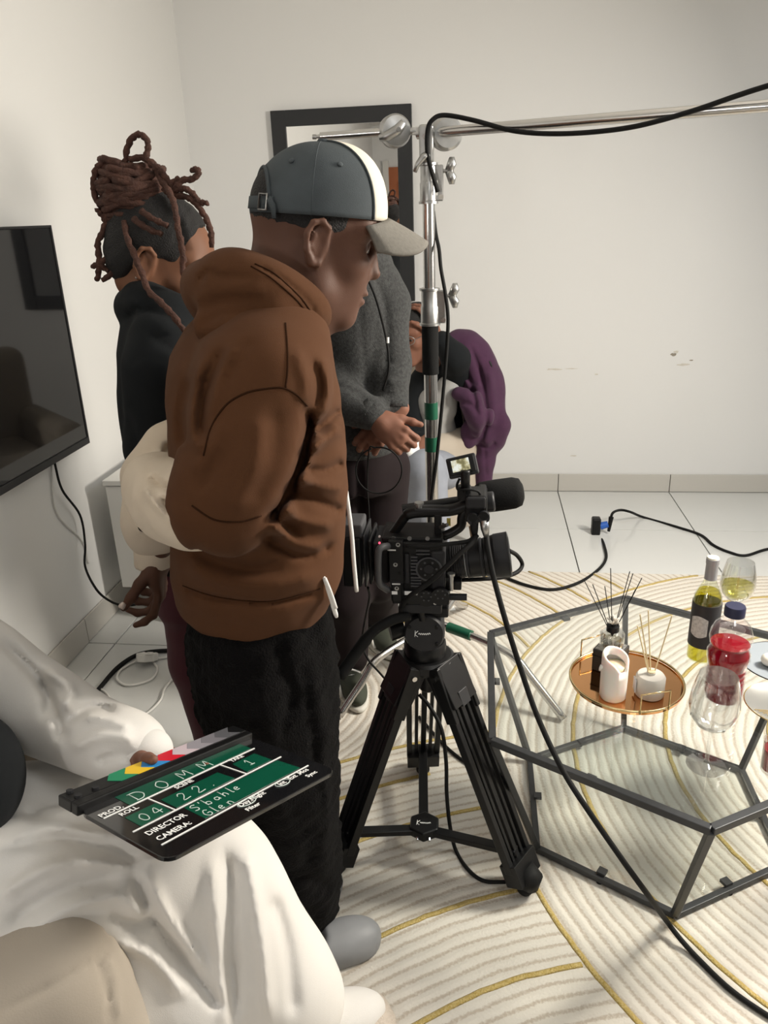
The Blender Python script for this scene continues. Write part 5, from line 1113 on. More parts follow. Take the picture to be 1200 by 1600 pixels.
tr.chain([at(302, 920, WY-.085), at(312, 1030, WY-.085), at(345, 1160, WY-.09)], [.085, .074, .066], .03); tr.chain([at(305, 920, WY+.085), at(318, 1000, WY+.085), at(340, 1085, WY+.09)], [.085, .074, .066], .03); tr.noise(.002, 40, 3)
sbuild('trousers', tr.mesh(.009), 'maroon', Wm)
for dy in (-.09, .09):
    q = at(350, 1170 if dy < 0 else 1095, WY+dy); q = np.array((q[0], q[1], 0)); sh = SDF(); Rs = np.stack([fw2, FW[:, 1], (0, 0, 1)], 1)
    sh.ell(q+fw2*.06+(0, 0, .03), (.12, .045, .035), Rs); sh.ell(q+(0, 0, .05), (.055, .042, .05), Rs); sh.clip((0, 0, -1.), -RZ); sbuild('shoe', sh.mesh(.007), 'blackh', Wm)
    hd = None
# ================================================================ PERSON 3: grey fleece, hands clasped
G = thing('person', 'person in grey marl fleece with hands clasped, head behind the cap', 'person', (-.36, 2.2, 0))
GY = 2.17; GC = at(538, 332, GY-.02); GR = frame(-92, 22)
hd = SDF(); GT = head(hd, GC, GR, .98); hd.chain([GT(-.03, 0, -.05), at(545, 410, GY), at(548, 450, GY)], [.055, .055, .07], .03)
hs = SDF(); hand(hs, at(588, 655, 1.965), (.75, -.30, -.55), (0, .9, -.3), 1, .95, (.85, .9, .95, 1.0), .02, (1.2, .3))
h2 = SDF(); hand(h2, at(614, 650, 2.02), (-.62, -.22, -.62), (0, .9, -.3), -1, .95, (.55, .6, .65, .7), .03, (1.2, .3))
bd = SDF(); bd.loft([sil(430, 520, 575, GY, .07), sil(520, 500, 600, GY, .08), sil(690, 500, 610, GY, .09)], (1, 0)); bd.chain([at(594, 450, GY), at(608, 565, 2.11), at(614, 648, 2.02)], [.035, .028, .026]); bd.chain([at(500, 445, GY), at(490, 580, 2.10), at(588, 652, 1.965)], [.04, .03, .026])
LF, RF = atz(592, 995, .04), atz(548, 1068, .04)
bd.chain([at(592, 720, GY+.03), at(592, 850, 2.24), LF+(0, .06, .05)], [.07, .05, .04]); bd.chain([at(530, 720, GY), at(538, 880, 2.16), RF+(0, .06, .05)], [.07, .05, .04])
sbuild('body', [hd.mesh(.005), hs.mesh(.0036), h2.mesh(.0036), bd.mesh(.014)], 'skin_c', G)
hh = SDF(); hh.ell(GT(-.016, 0, .042), np.array((.101, .080, .088)), GR, .02); hh.ell(GT(.085, 0, -.01), np.array((.06, .09, .062)), GR, .01, 's'); sbuild('hair', hh.mesh(.006), 'hair', G); eyes(GT, G, .98)
ho = SDF(); ho.loft([sil(398, 525, 592, GY, .08), sil(412, 505, 604, GY, .10), sil(440, 488, 610, GY, .125), sil(520, 486, 614, GY, .135), sil(620, 488, 618, GY, .14), sil(690, 490, 625, GY, .14), sil(702, 492, 622, GY, .135)], (1, 0), .03, p=2.3)
ho.chain([at(594, 442, GY), at(604, 475, GY), at(609, 570, 2.11), at(612, 628, 2.04)], [.060, .060, .055, .046], .03); ho.chain([at(500, 440, GY), at(488, 580, 2.10), at(545, 632, 2.0), at(578, 645, 1.975)], [.065, .060, .050, .044], .03)
ho.chain([at(560, 405, GY-.08), at(592, 410, GY-.02), at(585, 400, GY+.06), at(530, 400, GY+.06), at(510, 410, GY-.02), at(540, 408, GY-.08)], .026, .02, 3)
ho.folds([([(575, 410), (600, 470), (606, 540), (598, 600)], -.006, 5), ([(600, 560), (620, 570), (642, 562)], -.005, 4), ([(602, 590), (620, 600), (640, 592)], .006, 5), ([(600, 615), (618, 620), (632, 612)], -.005, 4), ([(560, 430), (565, 520), (572, 600)], -.003, 4), ([(515, 600), (550, 610), (585, 640)], -.005, 5)], (-9, 2.3)); ho.noise(.002, 40, 21)
sbuild('fleece', ho.mesh(.008), 'greyf', G)
for a, b, r in ((at(614, 630, 2.035), at(615, 641, 2.025), .042), (at(572, 642, 1.98), at(583, 648, 1.97), .041)):
    MB().tube([a, b], [r, r], 24).build('cuff', 'greyf', G, smooth=True)
MB().tube(catmull([at(566, 418, GY-.13), at(585, 460, GY-.145), at(598, 505, GY-.145), at(606, 545, GY-.15), at(607, 580, GY-.155), at(598, 610, GY-.155)], 5), .0032, 8).build('zip_cord', 'rubber', G, smooth=True)
MB().tube(catmull([at(547, 425, GY-.14), at(551, 450, GY-.145), at(556, 480, GY-.145)], 4), .0028, 8).build('neck_cord', 'mgrey', G, smooth=True)
MB().cyl(at(606, 527, GY-.152), at(606, 536, GY-.154), .0035, n=8).build('cord_tip', 'white_pt', G)
tr = SDF(); tr.loft([sil(680, 498, 618, GY, .125), sil(760, 500, 622, GY, .13)], (1, 0), .04)
tr.chain([at(596, 730, GY+.02), at(592, 830, GY+.03), at(590, 900, 2.26), LF+(-.005, .075, .055)], [.088, .080, .076, .07], .03); tr.chain([at(530, 730, GY), at(536, 860, GY), at(538, 930, 2.16), RF+(-.02, .075, .06)], [.088, .082, .078, .07], .03)
tr.folds([([(560, 720), (562, 800), (560, 900)], -.012, 6)], (-9, 2.4)); tr.noise(.002, 35, 9)
sbuild('trousers', tr.mesh(.009), 'darkp', G)
M['olive'] = mat('olive_suede', (.045, .050, .035), .8); M['solew'] = mat('white_rubber_sole', (.62, .60, .54), .5)
for q, an in ((LF, -60), (RF, -68)):
    Fs = frame(an); q = np.array((q[0], q[1], 0)); u = Fs[:, 0]
    sh = SDF(); sh.ell(q+u*.02+(0, 0, .05), (.115, .045, .038), Fs); sh.ell(q-u*.07+(0, 0, .07), (.05, .042, .055), Fs, .03); sh.clip((0, 0, -1.), -RZ-.018); sbuild('shoe', sh.mesh(.006), 'olive', G)
    so = SDF(); so.ell(q+u*.0+(0, 0, RZ+.012), (.142, .050, .028), Fs); so.clip((0, 0, -1.), -RZ-.0005); so.clip((0, 0, 1.), RZ+.022); sbuild('shoe_sole', so.mesh(.005), 'solew', G)
    for k in range(3):
        c0 = q+u*(.0+.022*k)+np.array((0, 0, .088-.008*k)); MB().tube(catmull([c0-Fs[:, 1]*.034-(0, 0, .012), c0+(0, 0, .006), c0+Fs[:, 1]*.034-(0, 0, .012)], 4), .0035, 6).build('lace', 'cord', G, smooth=True)
    MB().tube(catmull([q+u*.07-Fs[:, 1]*.045+(0, 0, .04), q+u*.03-Fs[:, 1]*.047+(0, 0, .065), q-u*.04-Fs[:, 1]*.045+(0, 0, .045)], 5), .006, 8).build('side_stripe', 'solew', G, smooth=True)
cable('coiled_cord', 'thin black cord loop hanging from the clasped hands', [at(590+36*math.cos(a)+2, 735-36*math.sin(a), 1.93) for a in np.linspace(1.9, 8.3, 26)]+[at(574, 760, 1.95), at(576, 790, 1.95), at(577, 812, 1.95)], .0022, 'rubber', 'cord', 6, 3)
# papers on the floor behind the tripod
t = tag(MB().prism([tuple(atz(x, y, 0)[:2]) for x, y in ((596, 965), (628, 975), (640, 930), (612, 925))], RZ+.001, RZ+.003).build('paper_sheet', 'white_pt'), 'white printed sheet lying on the rug behind the tripod head', 'paper')
t = tag(MB().prism([tuple(atz(x, y, 0)[:2]) for x, y in ((682, 962), (712, 958), (702, 940), (682, 938))], RZ+.001, RZ+.003).build('folded_paper', 'white_pt'), 'folded white paper on the rug right of the camera plate', 'paper')
# ================================================================ FAR ARMCHAIR, PERSON 4, PURPLE JACKET
def rotf(c, deg): 
    F = frame(deg); return lambda x, y, z: np.array((c[0], c[1], 0))+F[:, 0]*x+F[:, 1]*y+np.array((0, 0, z))
def velvet_chair(c, deg, name, label, s=1., back=.86):
    t = thing(name, label, 'armchair', (c[0], c[1], 0), 'beige armchairs'); Tq = rotf(c, deg); F = frame(deg)
    def sb(nm, x, y, z, rx, ry, rz, k=.02, m='velvet'):
        mb = MB().box((0, 0, 0), (rx*2, ry*2, rz*2)); mb.xf(lambda p: Tq(x+p[0], y+p[1], z+p[2])); o = mb.build(nm, m, t, bevel=k); o.modifiers['b'].segments = 5
        for pl in o.data.polygons: pl.use_smooth = True
        return o
    sb('seat_base', .02, 0, .24, .33, .36, .10, .03); sb('seat_cushion', .04, 0, .385, .30, .245, .065, .05)
    sb('backrest', -.30, 0, .12+back/2-.02, .085, .34, back/2-.05, .07)
    for y in (-1, 1): sb('armrest', .02, y*.31, .36, .35, .075, .235, .06)
    for x in (-.28, .28):
        for y in (-.28, .28): MB().cyl(Tq(x, y, .15), Tq(x*1.04, y*1.04, 0.001+RZ*(1 if c[1] < 3 else 0)), .022, .014, 14).build('leg', 'wood', t, smooth=2)
    return t, Tq
ac = (-.43, 3.46)
velvet_chair(ac, 222, 'armchair', 'beige velvet armchair against the back wall with a purple jacket on it')
S4 = thing('person', 'person with glasses sitting in the far armchair, head on hand', 'person', (ac[0], ac[1], 0))
TA = rotf(ac, 222); SC4 = at(649, 521, 3.36); SR = frame(-120, 12)
hd = SDF(); ST = head(hd, SC4, SR, .98); hd.chain([ST(-.03, 0, -.05), at(672, 580, 3.44), at(680, 610, 3.46)], [.055, .055, .07], .03)
h4 = SDF(); hand(h4, at(680, 520, 3.30), (-.35, .1, .9), (-.8, .4, -.2), 1, .95, (.5, .5, .5, .6)); h5 = SDF(); hand(h5, at(662, 690, 3.15), (-.6, -.6, -.3), (0, 0, -1), 1, .9, (.2, .2, .25, .3))
bd = SDF(); bd.chain([at(682, 620, 3.46), at(690, 720, 3.48)], [.10, .11]); bd.chain([at(704, 610, 3.46), at(712, 568, 3.29), at(680, 520, 3.30)], [.035, .03, .024]); bd.chain([at(655, 610, 3.40), at(645, 680, 3.30), at(662, 690, 3.15)], [.045, .035, .026])
kn = [at(628, 730, 3.05), at(664, 735, 2.98)]; hp = [at(668, 735, 3.42), at(700, 735, 3.36)]
for a, b in zip(hp, kn): bd.chain([a, b, b+np.array((.03, -.02, -b[2]+.08))], [.07, .05, .04])
sbuild('body', [hd.mesh(.0045), h4.mesh(.005), h5.mesh(.006), bd.mesh(.014)], 'skin_c', S4); eyes(ST, S4, .98)
hh = SDF(); hh.ell(ST(-.016, 0, .042), np.array((.100, .079, .087)), SR, .02); hh.ell(ST(.09, 0, -.005), np.array((.065, .095, .066)), SR, .01, 's'); hh.ell(ST(.02, 0, -.06), (.09, .12, .07), SR, .01, 's'); sbuild('hair', hh.mesh(.006), 'hair', S4)
for y in (-1, 1): MB().tube([ST(.099-.012*abs(math.cos(a)), y*.034+.022*math.cos(a), .004+.019*math.sin(a)) for a in np.linspace(0, 6.283, 24)], .0016, 6, caps=False).build('glasses_rim', 'castalu', S4, smooth=True); MB().tube([ST(.09, y*.056, .008), ST(-.01, y*.08, .008)], .0014, 6).build('glasses_temple', 'castalu', S4)
MB().tube([ST(.101, -.013, .006), ST(.104, 0, .010), ST(.101, .013, .006)], .0014, 6).build('glasses_bridge', 'castalu', S4)
lp = SDF(); lp.ell(ST(.0995, 0, -.060), (.0105, .022, .006), SR, .003); lp.ell(ST(.0970, 0, -.0738), (.0108, .020, .0072), SR, .003); sbuild('lips', lp.mesh(.003), 'lip', S4)
ho = SDF(); ho.chain([at(680, 600, 3.46), at(686, 660, 3.46), at(692, 720, 3.46)], [.11, .125, .13], .03); ho.chain([at(700, 595, 3.46), at(714, 585, 3.38), at(712, 560, 3.28), at(690, 532, 3.29)], [.07, .062, .056, .04], .03); ho.chain([at(660, 600, 3.42), at(645, 640, 3.36), at(646, 690, 3.26), at(658, 690, 3.18)], [.06, .055, .05, .04], .03); ho.noise(.003, 35, 2)
sbuild('hoodie', ho.mesh(.009), 'blackh', S4)
ve = SDF(); ve.chain([at(678, 628, 3.36), at(684, 680, 3.35)], [.075, .085], .02); ve.chain([at(700, 604, 3.34), at(696, 640, 3.33)], [.05, .05], .02); ve.folds([([(668, 610), (690, 640), (702, 620)], -.008, 4), ([(660, 640), (680, 660), (700, 655)], .006, 5)]); ve.noise(.003, 50, 4); sbuild('grey_sweatshirt', ve.mesh(.008), 'greysw', S4)
tr = SDF()
for a, b in zip(hp, kn): tr.chain([a, b, b+np.array((.02, -.02, -.2)), b+np.array((.03, -.02, -b[2]+.10))], [.095, .082, .078, .072], .03)
tr.noise(.003, 40, 1); sbuild('jeans', tr.mesh(.009), 'jeans', S4)
for b in kn:
    q = np.array((b[0]+.0, b[1]-.05, 0)); sh = SDF(); sh.ell(q+(0, 0, RZ+.035), (.045, .11, .035)); sh.clip((0, 0, -1.), -RZ-.001); sbuild('shoe', sh.mesh(.008), 'solew', S4)
cl = SDF(); cl.chain([at(636, 694, 3.05), at(642, 705, 3.0), at(648, 690, 3.05)], [.022, .025, .02], .02); cl.noise(.004, 120, 2); tag(sbuild('crumpled_tissue', cl.mesh(.005), 'white_pt'), 'small crumpled white tissue on the seated person\'s knee', 'tissue')
jk = thing('purple_jacket', 'purple towelling jacket draped over the far armchair corner', 'jacket', at(745, 700, 3.5))
J = SDF()
J.chain([at(708, 545, 3.36), at(728, 545, 3.39), at(748, 575, 3.40), at(756, 620, 3.39), at(758, 665, 3.37), at(768, 690, 3.35)], [.055, .068, .078, .085, .082, .055], .04, 2)
J.chain([at(716, 615, 3.28), at(738, 628, 3.26), at(748, 650, 3.24), at(745, 672, 3.26)], [.03, .045, .05, .035], .03); J.chain([at(762, 690, 3.34), at(756, 720, 3.34), at(755, 752, 3.34)], [.05, .046, .040], .02); J.chain([at(735, 672, 3.30), at(734, 690, 3.30)], [.04, .032], .02)
J.chain([at(775, 640, 3.34), at(782, 665, 3.33), at(778, 690, 3.33)], [.03, .035, .025], .03)
J.folds([([(735, 540), (752, 590), (760, 650), (752, 690)], -.014, 4), ([(718, 560), (735, 600), (745, 640)], -.012, 4), ([(722, 590), (738, 605), (752, 600)], .010, 4), ([(712, 628), (735, 632), (750, 650)], -.010, 4), ([(765, 580), (772, 630), (768, 670)], .010, 5), ([(748, 690), (762, 700), (775, 690)], -.012, 4), ([(757, 700), (760, 745)], -.006, 3)]); J.noise(.005, 60, 7)
sbuild('cloth', J.mesh(.006), 'purple', jk)
MB().tube(catmull([at(757, 562, 3.34), at(765, 566, 3.33), at(767, 575, 3.33), at(760, 580, 3.34)], 4), .006, 8).build('hanger_loop', 'black', jk, smooth=True)
# ================================================================ NEAR ARMCHAIR, PERSON 5 IN WHITE
nc = (-.80, .79); ND = 35
t5 = thing('armchair', 'beige velvet armchair in the near left corner', 'armchair', (nc[0], nc[1], 0), 'beige armchairs'); TN = rotf(nc, ND); FN = frame(ND)
ar = SDF(); AO = np.array((-.13, .06, 0)); TNa = TN; TN = lambda x, y, z: TNa(x, y, z)+AO; ar.chain([TN(.20, -.30, .50), TN(-.40, -.30, .50)], [.092, .095], .03); ar.chain([TN(.22, -.30, .44), TN(.235, -.30, .14)], [.088, .085], .04); ar.chain([TN(-.1, -.30, .40), TN(-.1, -.30, .14)], .085, .05); ar.chain([TN(.1, -.30, .3), TN(-.4, -.30, .3)], .09, .05); ar.chain([TN(.1, -.30, .16), TN(-.4, -.30, .16)], .085, .05)
ar.folds([([(0, 1585), (80, 1540), (150, 1500), (175, 1470)], -.006, 5), ([(148, 1500), (165, 1540), (172, 1600)], -.006, 4), ([(165, 1490), (182, 1530), (188, 1600)], .004, 5), ([(176, 1440), (160, 1480), (150, 1505)], -.004, 4)]); ar.noise(.004, 22, 5)
sbuild('armrest', ar.mesh(.0065), 'velvet', t5); TN = TNa; TN = lambda x, y, z: TNa(x, y, z)+AO
for nm, x, y, z, rx, ry, rz, k in (('seat_base', -.05, .0, .24, .31, .36, .10, .03), ('seat_cushion', -.03, .04, .38, .29, .25, .065, .05), ('backrest', -.30, .05, .50, .09, .40, .38, .07), ('armrest', -.05, .37, .36, .33, .075, .22, .06)):
    o = MB().box((0, 0, 0), (rx*2, ry*2, rz*2)).xf(lambda p: TN(x+p[0], y+p[1], z+p[2])).build(nm, 'velvet', t5, bevel=k, smooth=True); o.modifiers['b'].segments = 5
for x in (-.3, .22):
    for y in (-.28, .32): MB().cyl(TN(x, y, .15), TN(x*1.04, y*1.04, RZ+.001), .022, .014, 14).build('leg', 'wood', t5, smooth=2)
P5 = thing('person', 'person in loose white clothes seated at lower left holding the clapperboard', 'person', (-.78, .83, 0))
KR = np.array((-.465, .95, .495)); FR = np.array((-.30, 1.0, .09))
hd = SDF(); WC5 = np.array((-1.02, .80, 1.26)); NT = head(hd, WC5, frame(45, 20), 1.); hd.chain([NT(-.03, 0, -.05), (-1.0, .80, 1.08), (-.98, .80, .98)], [.055, .055, .07], .03)
WL = np.array((-.540, .974, .700)); h6 = SDF(); hand(h6, WL, (.82, -.56, -.04), (0, .0, 1), 1, .95, (.18, .2, .22, .25), .04, (.8, .25), tdir=(.62, -.58, .52))
WRt = np.array((-.76, .60, .62)); h7 = SDF(); hand(h7, WRt, (.75, .5, -.1), (0, 0, -1), 1, .9, (.2, .2, .2, .2))
bd = SDF(); bd.chain([(-.84, .82, .54), (-.90, .82, .75), (-.95, .80, .95)], [.11, .11, .09], .05); bd.chain([(-.96, .98, .93), (-.80, 1.06, .72), WL], [.035, .03, .026]); bd.chain([(-.86, .64, .92), (-.90, .58, .70), WRt], [.035, .03, .026])
bd.chain([(-.78, .76, .52), KR, FR], [.08, .055, .04]); bd.chain([(-.86, .92, .52), (-.54, 1.09, .46), (-.47, 1.15, .1)], [.08, .055, .04])
sbuild('body', [hd.mesh(.005), h6.mesh(.0034), h7.mesh(.005), bd.mesh(.014)], 'skin_c', P5); eyes(NT, P5, 1.)
hh = SDF(); hh.ell(NT(-.016, 0, .042), np.array((.101, .080, .088)), frame(45, 20), .02); hh.ell(NT(.085, 0, -.01), np.array((.06, .09, .062)), frame(45, 20), .01, 's'); sbuild('hair', hh.mesh(.006), 'hair', P5)
jk5 = SDF(); aN = FN[:, 0]
jk5.loft([(.50, -.84, .82, .15, .19), (.62, -.86, .82, .155, .20), (.75, -.89, .81, .15, .20), (.90, -.93, .80, .13, .19), (1.0, -.97, .80, .08, .10)], aN, .04)
jk5.chain([(-.95, .97, .92), (-.86, 1.03, .82), at(50, 1100, 1.06), at(115, 1135, 1.03), at(180, 1160, .985), at(218, 1170, .965)], [.075, .074, .068, .060, .050, .042], .03, 3)
jk5.chain([(-.86, .64, .92), (-.90, .58, .72), (-.79, .59, .63)], [.07, .065, .05], .03)
jk5.ell(at(-12, 1210, .86), (.085, .11, .085), FN, .02, 's')
jk5.folds([([(0, 1000), (60, 1060), (90, 1120), (100, 1160)], -0.0190, 9), ([(70, 1045), (110, 1075), (95, 1110)], 0.0190, 9), ([(60, 1060), (75, 1090), (70, 1120)], -0.0152, 7), ([(100, 1130), (140, 1105), (180, 1110)], -0.0152, 8), ([(110, 1170), (160, 1150), (210, 1155)], 0.0133, 9), ([(150, 1190), (190, 1180), (225, 1190)], -0.0114, 6), ([(130, 1120), (170, 1125), (205, 1140)], 0.0114, 7)]); jk5.noise(.003, 30, 8)
sbuild('jacket', jk5.mesh(.0065), 'whitec', P5)
tee = SDF(); tee.ell(at(-40, 1208, .88), (.072, .10, .092), FN, .02); tee.ell((-.87, .82, .78), (.12, .15, .2), FN, .03); sbuild('black_top', tee.mesh(.008), 'blackh', P5)
cu5 = SDF(); cu5.cone(at(218, 1170, .965), at(233, 1175, .96), .0385, .0380, .01); sbuild('cuff', cu5.mesh(.004), 'whitec', P5)
tr = SDF(); tr.ell((-.79, .83, .52), (.18, .21, .12), FN, .05)
tr.chain([(-.78, .76, .53), (-.62, .86, .525), KR+(0, 0, .0), (-.395, .965, .30), (-.34, .985, .13)], [.115, .105, .090, .088, .098], .05, 3)
tr.chain([(-.86, .92, .53), (-.70, 1.01, .50), (-.54, 1.08, .43), (-.50, 1.12, .28), (-.47, 1.15, .12)], [.11, .10, .085, .085, .09], .05, 2)
tr.chain([(-.66, .82, .46), (-.57, .83, .33), (-.53, .83, .20)], [.09, .075, .07], .06); tr.chain([(-.54, .87, .42), (-.48, .88, .28), (-.44, .90, .14)], [.08, .08, .075], .06)
tr.clip((0, 0, -1.), -.055)
tr.folds([([(0, 1325), (100, 1312), (170, 1330), (228, 1352)], -0.0136, 9), ([(0, 1400), (80, 1355), (180, 1340)], .014, 10), ([(10, 1445), (90, 1395), (190, 1368)], -0.0153, 10), ([(20, 1480), (110, 1420), (200, 1395)], .012, 9), ([(120, 1345), (200, 1352), (260, 1335)], .010, 7), ([(60, 1290), (140, 1300), (220, 1318)], .010, 8), ([(30, 1270), (90, 1282), (160, 1290)], -0.0085, 9),
 ([(205, 1358), (235, 1430), (290, 1510), (355, 1585)], -0.0170, 9), ([(228, 1358), (262, 1430), (325, 1520)], .012, 8), ([(352, 1325), (362, 1400), (362, 1480), (366, 1600)], -0.0170, 11), ([(385, 1330), (398, 1400), (412, 1500), (420, 1600)], .014, 11), ([(330, 1340), (335, 1420), (345, 1520), (352, 1600)], .012, 10), ([(425, 1400), (448, 1480), (460, 1590)], -0.0102, 12), ([(240, 1440), (200, 1442), (172, 1425)], -0.0119, 9), ([(180, 1470), (240, 1500), (290, 1560)], .012, 9), ([(190, 1400), (215, 1420), (240, 1425)], .010, 8)]); tr.noise(.003, 24, 4)
sbuild('trousers', tr.mesh(.0065), 'whitec', P5)
for q, an in ((FR, 25), ((-.455, 1.16, .05), 30)):
    Fs = frame(an); q = np.array((q[0], q[1], 0)); u = Fs[:, 0]; sh = SDF(); sh.ell(q+u*.035+(0, 0, .045), (.105, .055, .045), Fs); sh.ell(q-u*.04+(0, 0, .05), (.06, .05, .05), Fs, .03); sh.clip((0, 0, -1.), -RZ-.001); sbuild('shoe', sh.mesh(.006), 'whitec', P5)
th = SDF(); th.chain([atz(215, 1500, .26), atz(240, 1525, .22), atz(265, 1545, .20)], [.045, .05, .035], .03); th.chain([atz(215, 1545, .2), atz(225, 1570, .17)], [.03, .03], .03); th.noise(.004, 60, 4)
tag(sbuild('plush_throw', th.mesh(.006), 'mauve'), 'mauve plush throw bunched beside the near armchair seat', 'throw')
pf_ = SDF(); q = atz(580, 1600, RZ); pf_.ell(q+(0, -.01, .0), (.05, .07, .045)); pf_.clip((0, 0, -1.), -RZ-.0005); pf_.noise(.004, 90, 3); tag(sbuild('fluffy_slipper', pf_.mesh(.005), mat('cream_fluff', (.60, .52, .44), .95, sheen=.5, bump=.9, bscale=160, bdist=.006)), 'fluffy cream slipper toe at the bottom edge on the rug', 'slipper')
# ================================================================ CLAPPERBOARD
cbd = thing('clapperboard', 'black film clapperboard with green writing panels and coloured sticks', 'clapperboard', (-.3863, .8599, .7371), rot=(-.0945, .2424, 1.0433))
M['acryl'] = mat('gloss_black_acrylic', (.008, .008, .009), .09, coat=.5); M['cgreen'] = mat('slate_green', (.004, .075, .042), .25); M['chalk'] = mat('chalk_pen', (.62, .70, .66), .8)
def rrect(x0, y0, x1, y1, r, n=6):
    P = []
    for cx, cy, a0 in ((x1-r, y1-r, 0), (x0+r, y1-r, 90), (x0+r, y0+r, 180), (x1-r, y0+r, 270)):
        for k in range(n+1): a = R_(a0+90*k/n); P.append((cx+r*math.cos(a), cy+r*math.sin(a)))
    return P
lb_ = lambda mb, nm, m, **k: mb.build(nm, m, cbd, local=True, **k)
lb_(MB().prism(rrect(-.158, -.112, .16, .075, .018), -.006, 0), 'slate', 'acryl', bevel=.001)
lb_(MB().ab((-.162, .069, -.006), (.158, .0842, .010)), 'lower_stick', 'black', bevel=.002)
us = lb_(MB().ab((-.162, .084, -.006), (.158, .116, .010)), 'upper_stick', 'black', bevel=.002)
cols = [((.004, .22, .10), 'green'), ((.78, .50, .02), 'yellow'), ((.03, .26, .62), 'blue'), ((.62, .012, .03), 'red'), ((.58, .48, .52), 'pink'), ((.30, .28, .31), 'grey'), ((.19, .18, .20), 'dark_grey'), ((.10, .10, .11), 'charcoal')]
x0 = -.083
for i, (c_, nm) in enumerate(cols):
    a, b = x0+i*.0285, x0+(i+1)*.0285-.0004
    lb_(MB().prism([(a, .085), (b, .085), (b-.013, .100), (b, .1155), (a, .1155), (a-.013, .100)], .0099, .0106), 'colour_chevron', mat(nm+'_stripe', c_, .4))
for x, y in ((-.148, .110), (-.120, .092), (-.148, .090)): lb_(MB().cyl((x, y, .009), (x, y, .0135), .0048, n=14), 'hinge_screw', 'dgrey')
Z0 = .0006
def pan(P): lb_(MB().prism(P, -.0005, Z0), 'writing_panel', 'cgreen')
pan([(-.100, .036), (-.100, .052), (.124, .052), (.124, .042), (.124, .041), (.06, .039)]) if False else pan([(-.106, .034), (.128, .042), (.128, .068), (-.106, .068)])
pan([(-.130, -.023), (-.080, -.020), (-.080, .012), (-.130, .011)]); pan([(-.070, -.020), (.040, -.015), (.036, .018), (-.070, .014)]); pan([(.066, -.014), (.120, -.012), (.118, .024), (.070, .022)]); pan([(-.064, -.071), (.128, -.065), (.124, -.021), (-.064, -.028)])
def line(x0, y0, x1, y1, w=.0010):
    d = nrm((x1-x0, y1-y0)); n_ = np.array((-d[1], d[0]))*w; a, b = np.array((x0, y0)), np.array((x1, y1)); lb_(MB().prism([tuple(a-n_), tuple(b-n_), tuple(b+n_), tuple(a+n_)], 0, Z0+.0004), 'printed_line', 'white_pt')
line(-.149, .030, .132, .038); line(-.145, -.027, .137, -.016); line(-.141, -.079, .142, -.069); line(-.079, .030, -.075, -.025); line(.056, .034, .061, -.019)
for s_, sz, x, y, sx in (('PROD.', .0135, -.150, .0335, .92), ('ROLL', .0125, -.131, .0165, .95), ('SCENE', .0115, -.036, .0215, .95), ('TAKE', .0115, .074, .0270, .95), ('DIRECTOR', .0150, -.138, -.0500, .88), ('CAMERA:', .0145, -.137, -.0700, .90), ('Day.Night', .0125, -.013, -.0850, .98), ('Int', .0125, .0665, -.0830, 1.), ('Ext .Mos', .0125, .0895, -.0820, .95), ('Filter', .0115, -.015, -.1010, 1.05), ('Sync', .0110, .112, -.0960, 1.1)):
    lb_(text_mb(s_, sz, x, y, Z0+.0002, rz=.035, bold=.0003, sx=sx), 'lettering', 'white_pt')
for cx, cy, rx in ((.001, -.0812, .016), (.0745, -.0790, .0135)):
    lb_(MB().tube([(cx+rx*math.cos(a), cy+.0075*math.sin(a), Z0+.0003) for a in np.linspace(0, 6.283, 28)], .0007, 5, caps=False), 'chalk_circle', 'chalk')
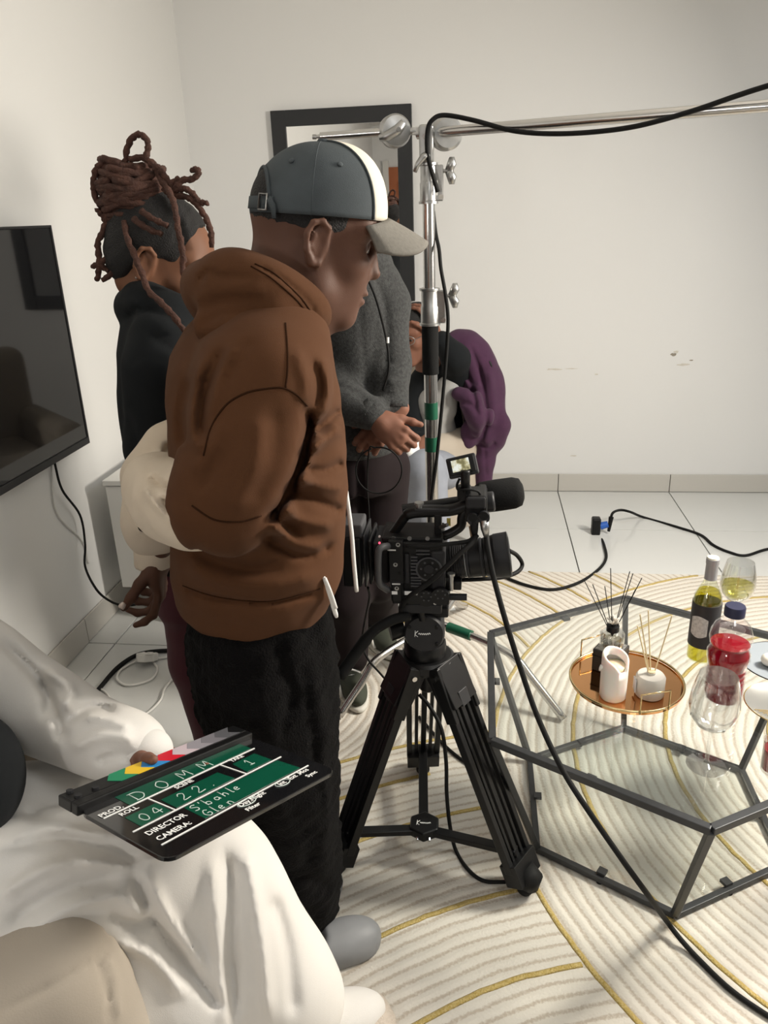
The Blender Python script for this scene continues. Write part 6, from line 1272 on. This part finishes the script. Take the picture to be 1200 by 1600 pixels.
ST_ = {'D': [[(0, 0), (0, 1)], [(-.15, 1), (.45, .95), (.75, .5), (.45, .05), (-.1, 0)]], 'O': [[(.35, 1), (0, .6), (.1, .1), (.5, 0), (.75, .45), (.6, .9), (.35, 1)]], 'M': [[(0, 0), (.1, 1), (.42, .35), (.75, 1), (.85, 0)]], '0': [[(.3, 1), (0, .6), (.08, .1), (.4, 0), (.6, .5), (.5, .9), (.3, 1)]], '4': [[(.45, 0), (.4, 1), (0, .35), (.7, .38)]], '2': [[(0, .75), (.2, 1), (.5, .85), (.4, .5), (0, 0), (.65, .05)]], '1': [[(.05, .7), (.3, 1), (.28, 0)], [(0, 0), (.55, 0)]], '.': [[(0, .0), (.06, .05)]],
 'S': [[(.6, .9), (.3, 1), (.05, .75), (.5, .4), (.4, .05), (0, .1)]], "'": [[(.1, 1.05), (.05, .8)]], 'b': [[(.05, 1.1), (0, 0)], [(0, .1), (.35, 0), (.45, .35), (.2, .5), (0, .35)]], 'a': [[(.45, .45), (.15, .5), (0, .2), (.2, 0), (.42, .2), (.45, .5)], [(.45, .5), (.48, 0)]], 'h': [[(.05, 1.1), (0, 0)], [(0, .3), (.25, .55), (.42, .35), (.42, 0)]], 'l': [[(.05, 1.1), (.0, .1), (.12, 0)]], 'e': [[(0, .28), (.42, .35), (.3, .58), (.05, .4), (.05, .08), (.4, .05)]], 'G': [[(.6, .85), (.3, 1), (0, .5), (.2, .02), (.55, .1), (.6, .45), (.3, .45)]], 'n': [[(0, .5), (0, 0)], [(0, .3), (.2, .52), (.38, .35), (.4, 0)]]}
def hand_write(txt, x, y, h, dx, slope=.03, w=.0008):
    mb = MB()
    for i, ch in enumerate(txt):
        for s_ in ST_[ch]: mb.tube(catmull([np.array((x+a*h*.95, y+b*h+slope*(x+a*h), Z0+.0003)) for a, b in s_], 4), w, 5, flat=(0, 0, 1))
        x += dx*(.45 if ch in ".'l" else 1)
    lb_(mb, 'handwriting', 'chalk', smooth=True)
hand_write('DOMM', -.090, .0395, .0225, .040, w=.0009); hand_write('04.', -.119, -.013, .019, .021); hand_write('22.', -.050, -.010, .020, .027); hand_write('1', .085, -.004, .018, .02); hand_write("S'bahle", -.060, -.046, .0165, .0155); hand_write('Glen', -.058, -.0685, .0165, .0165)
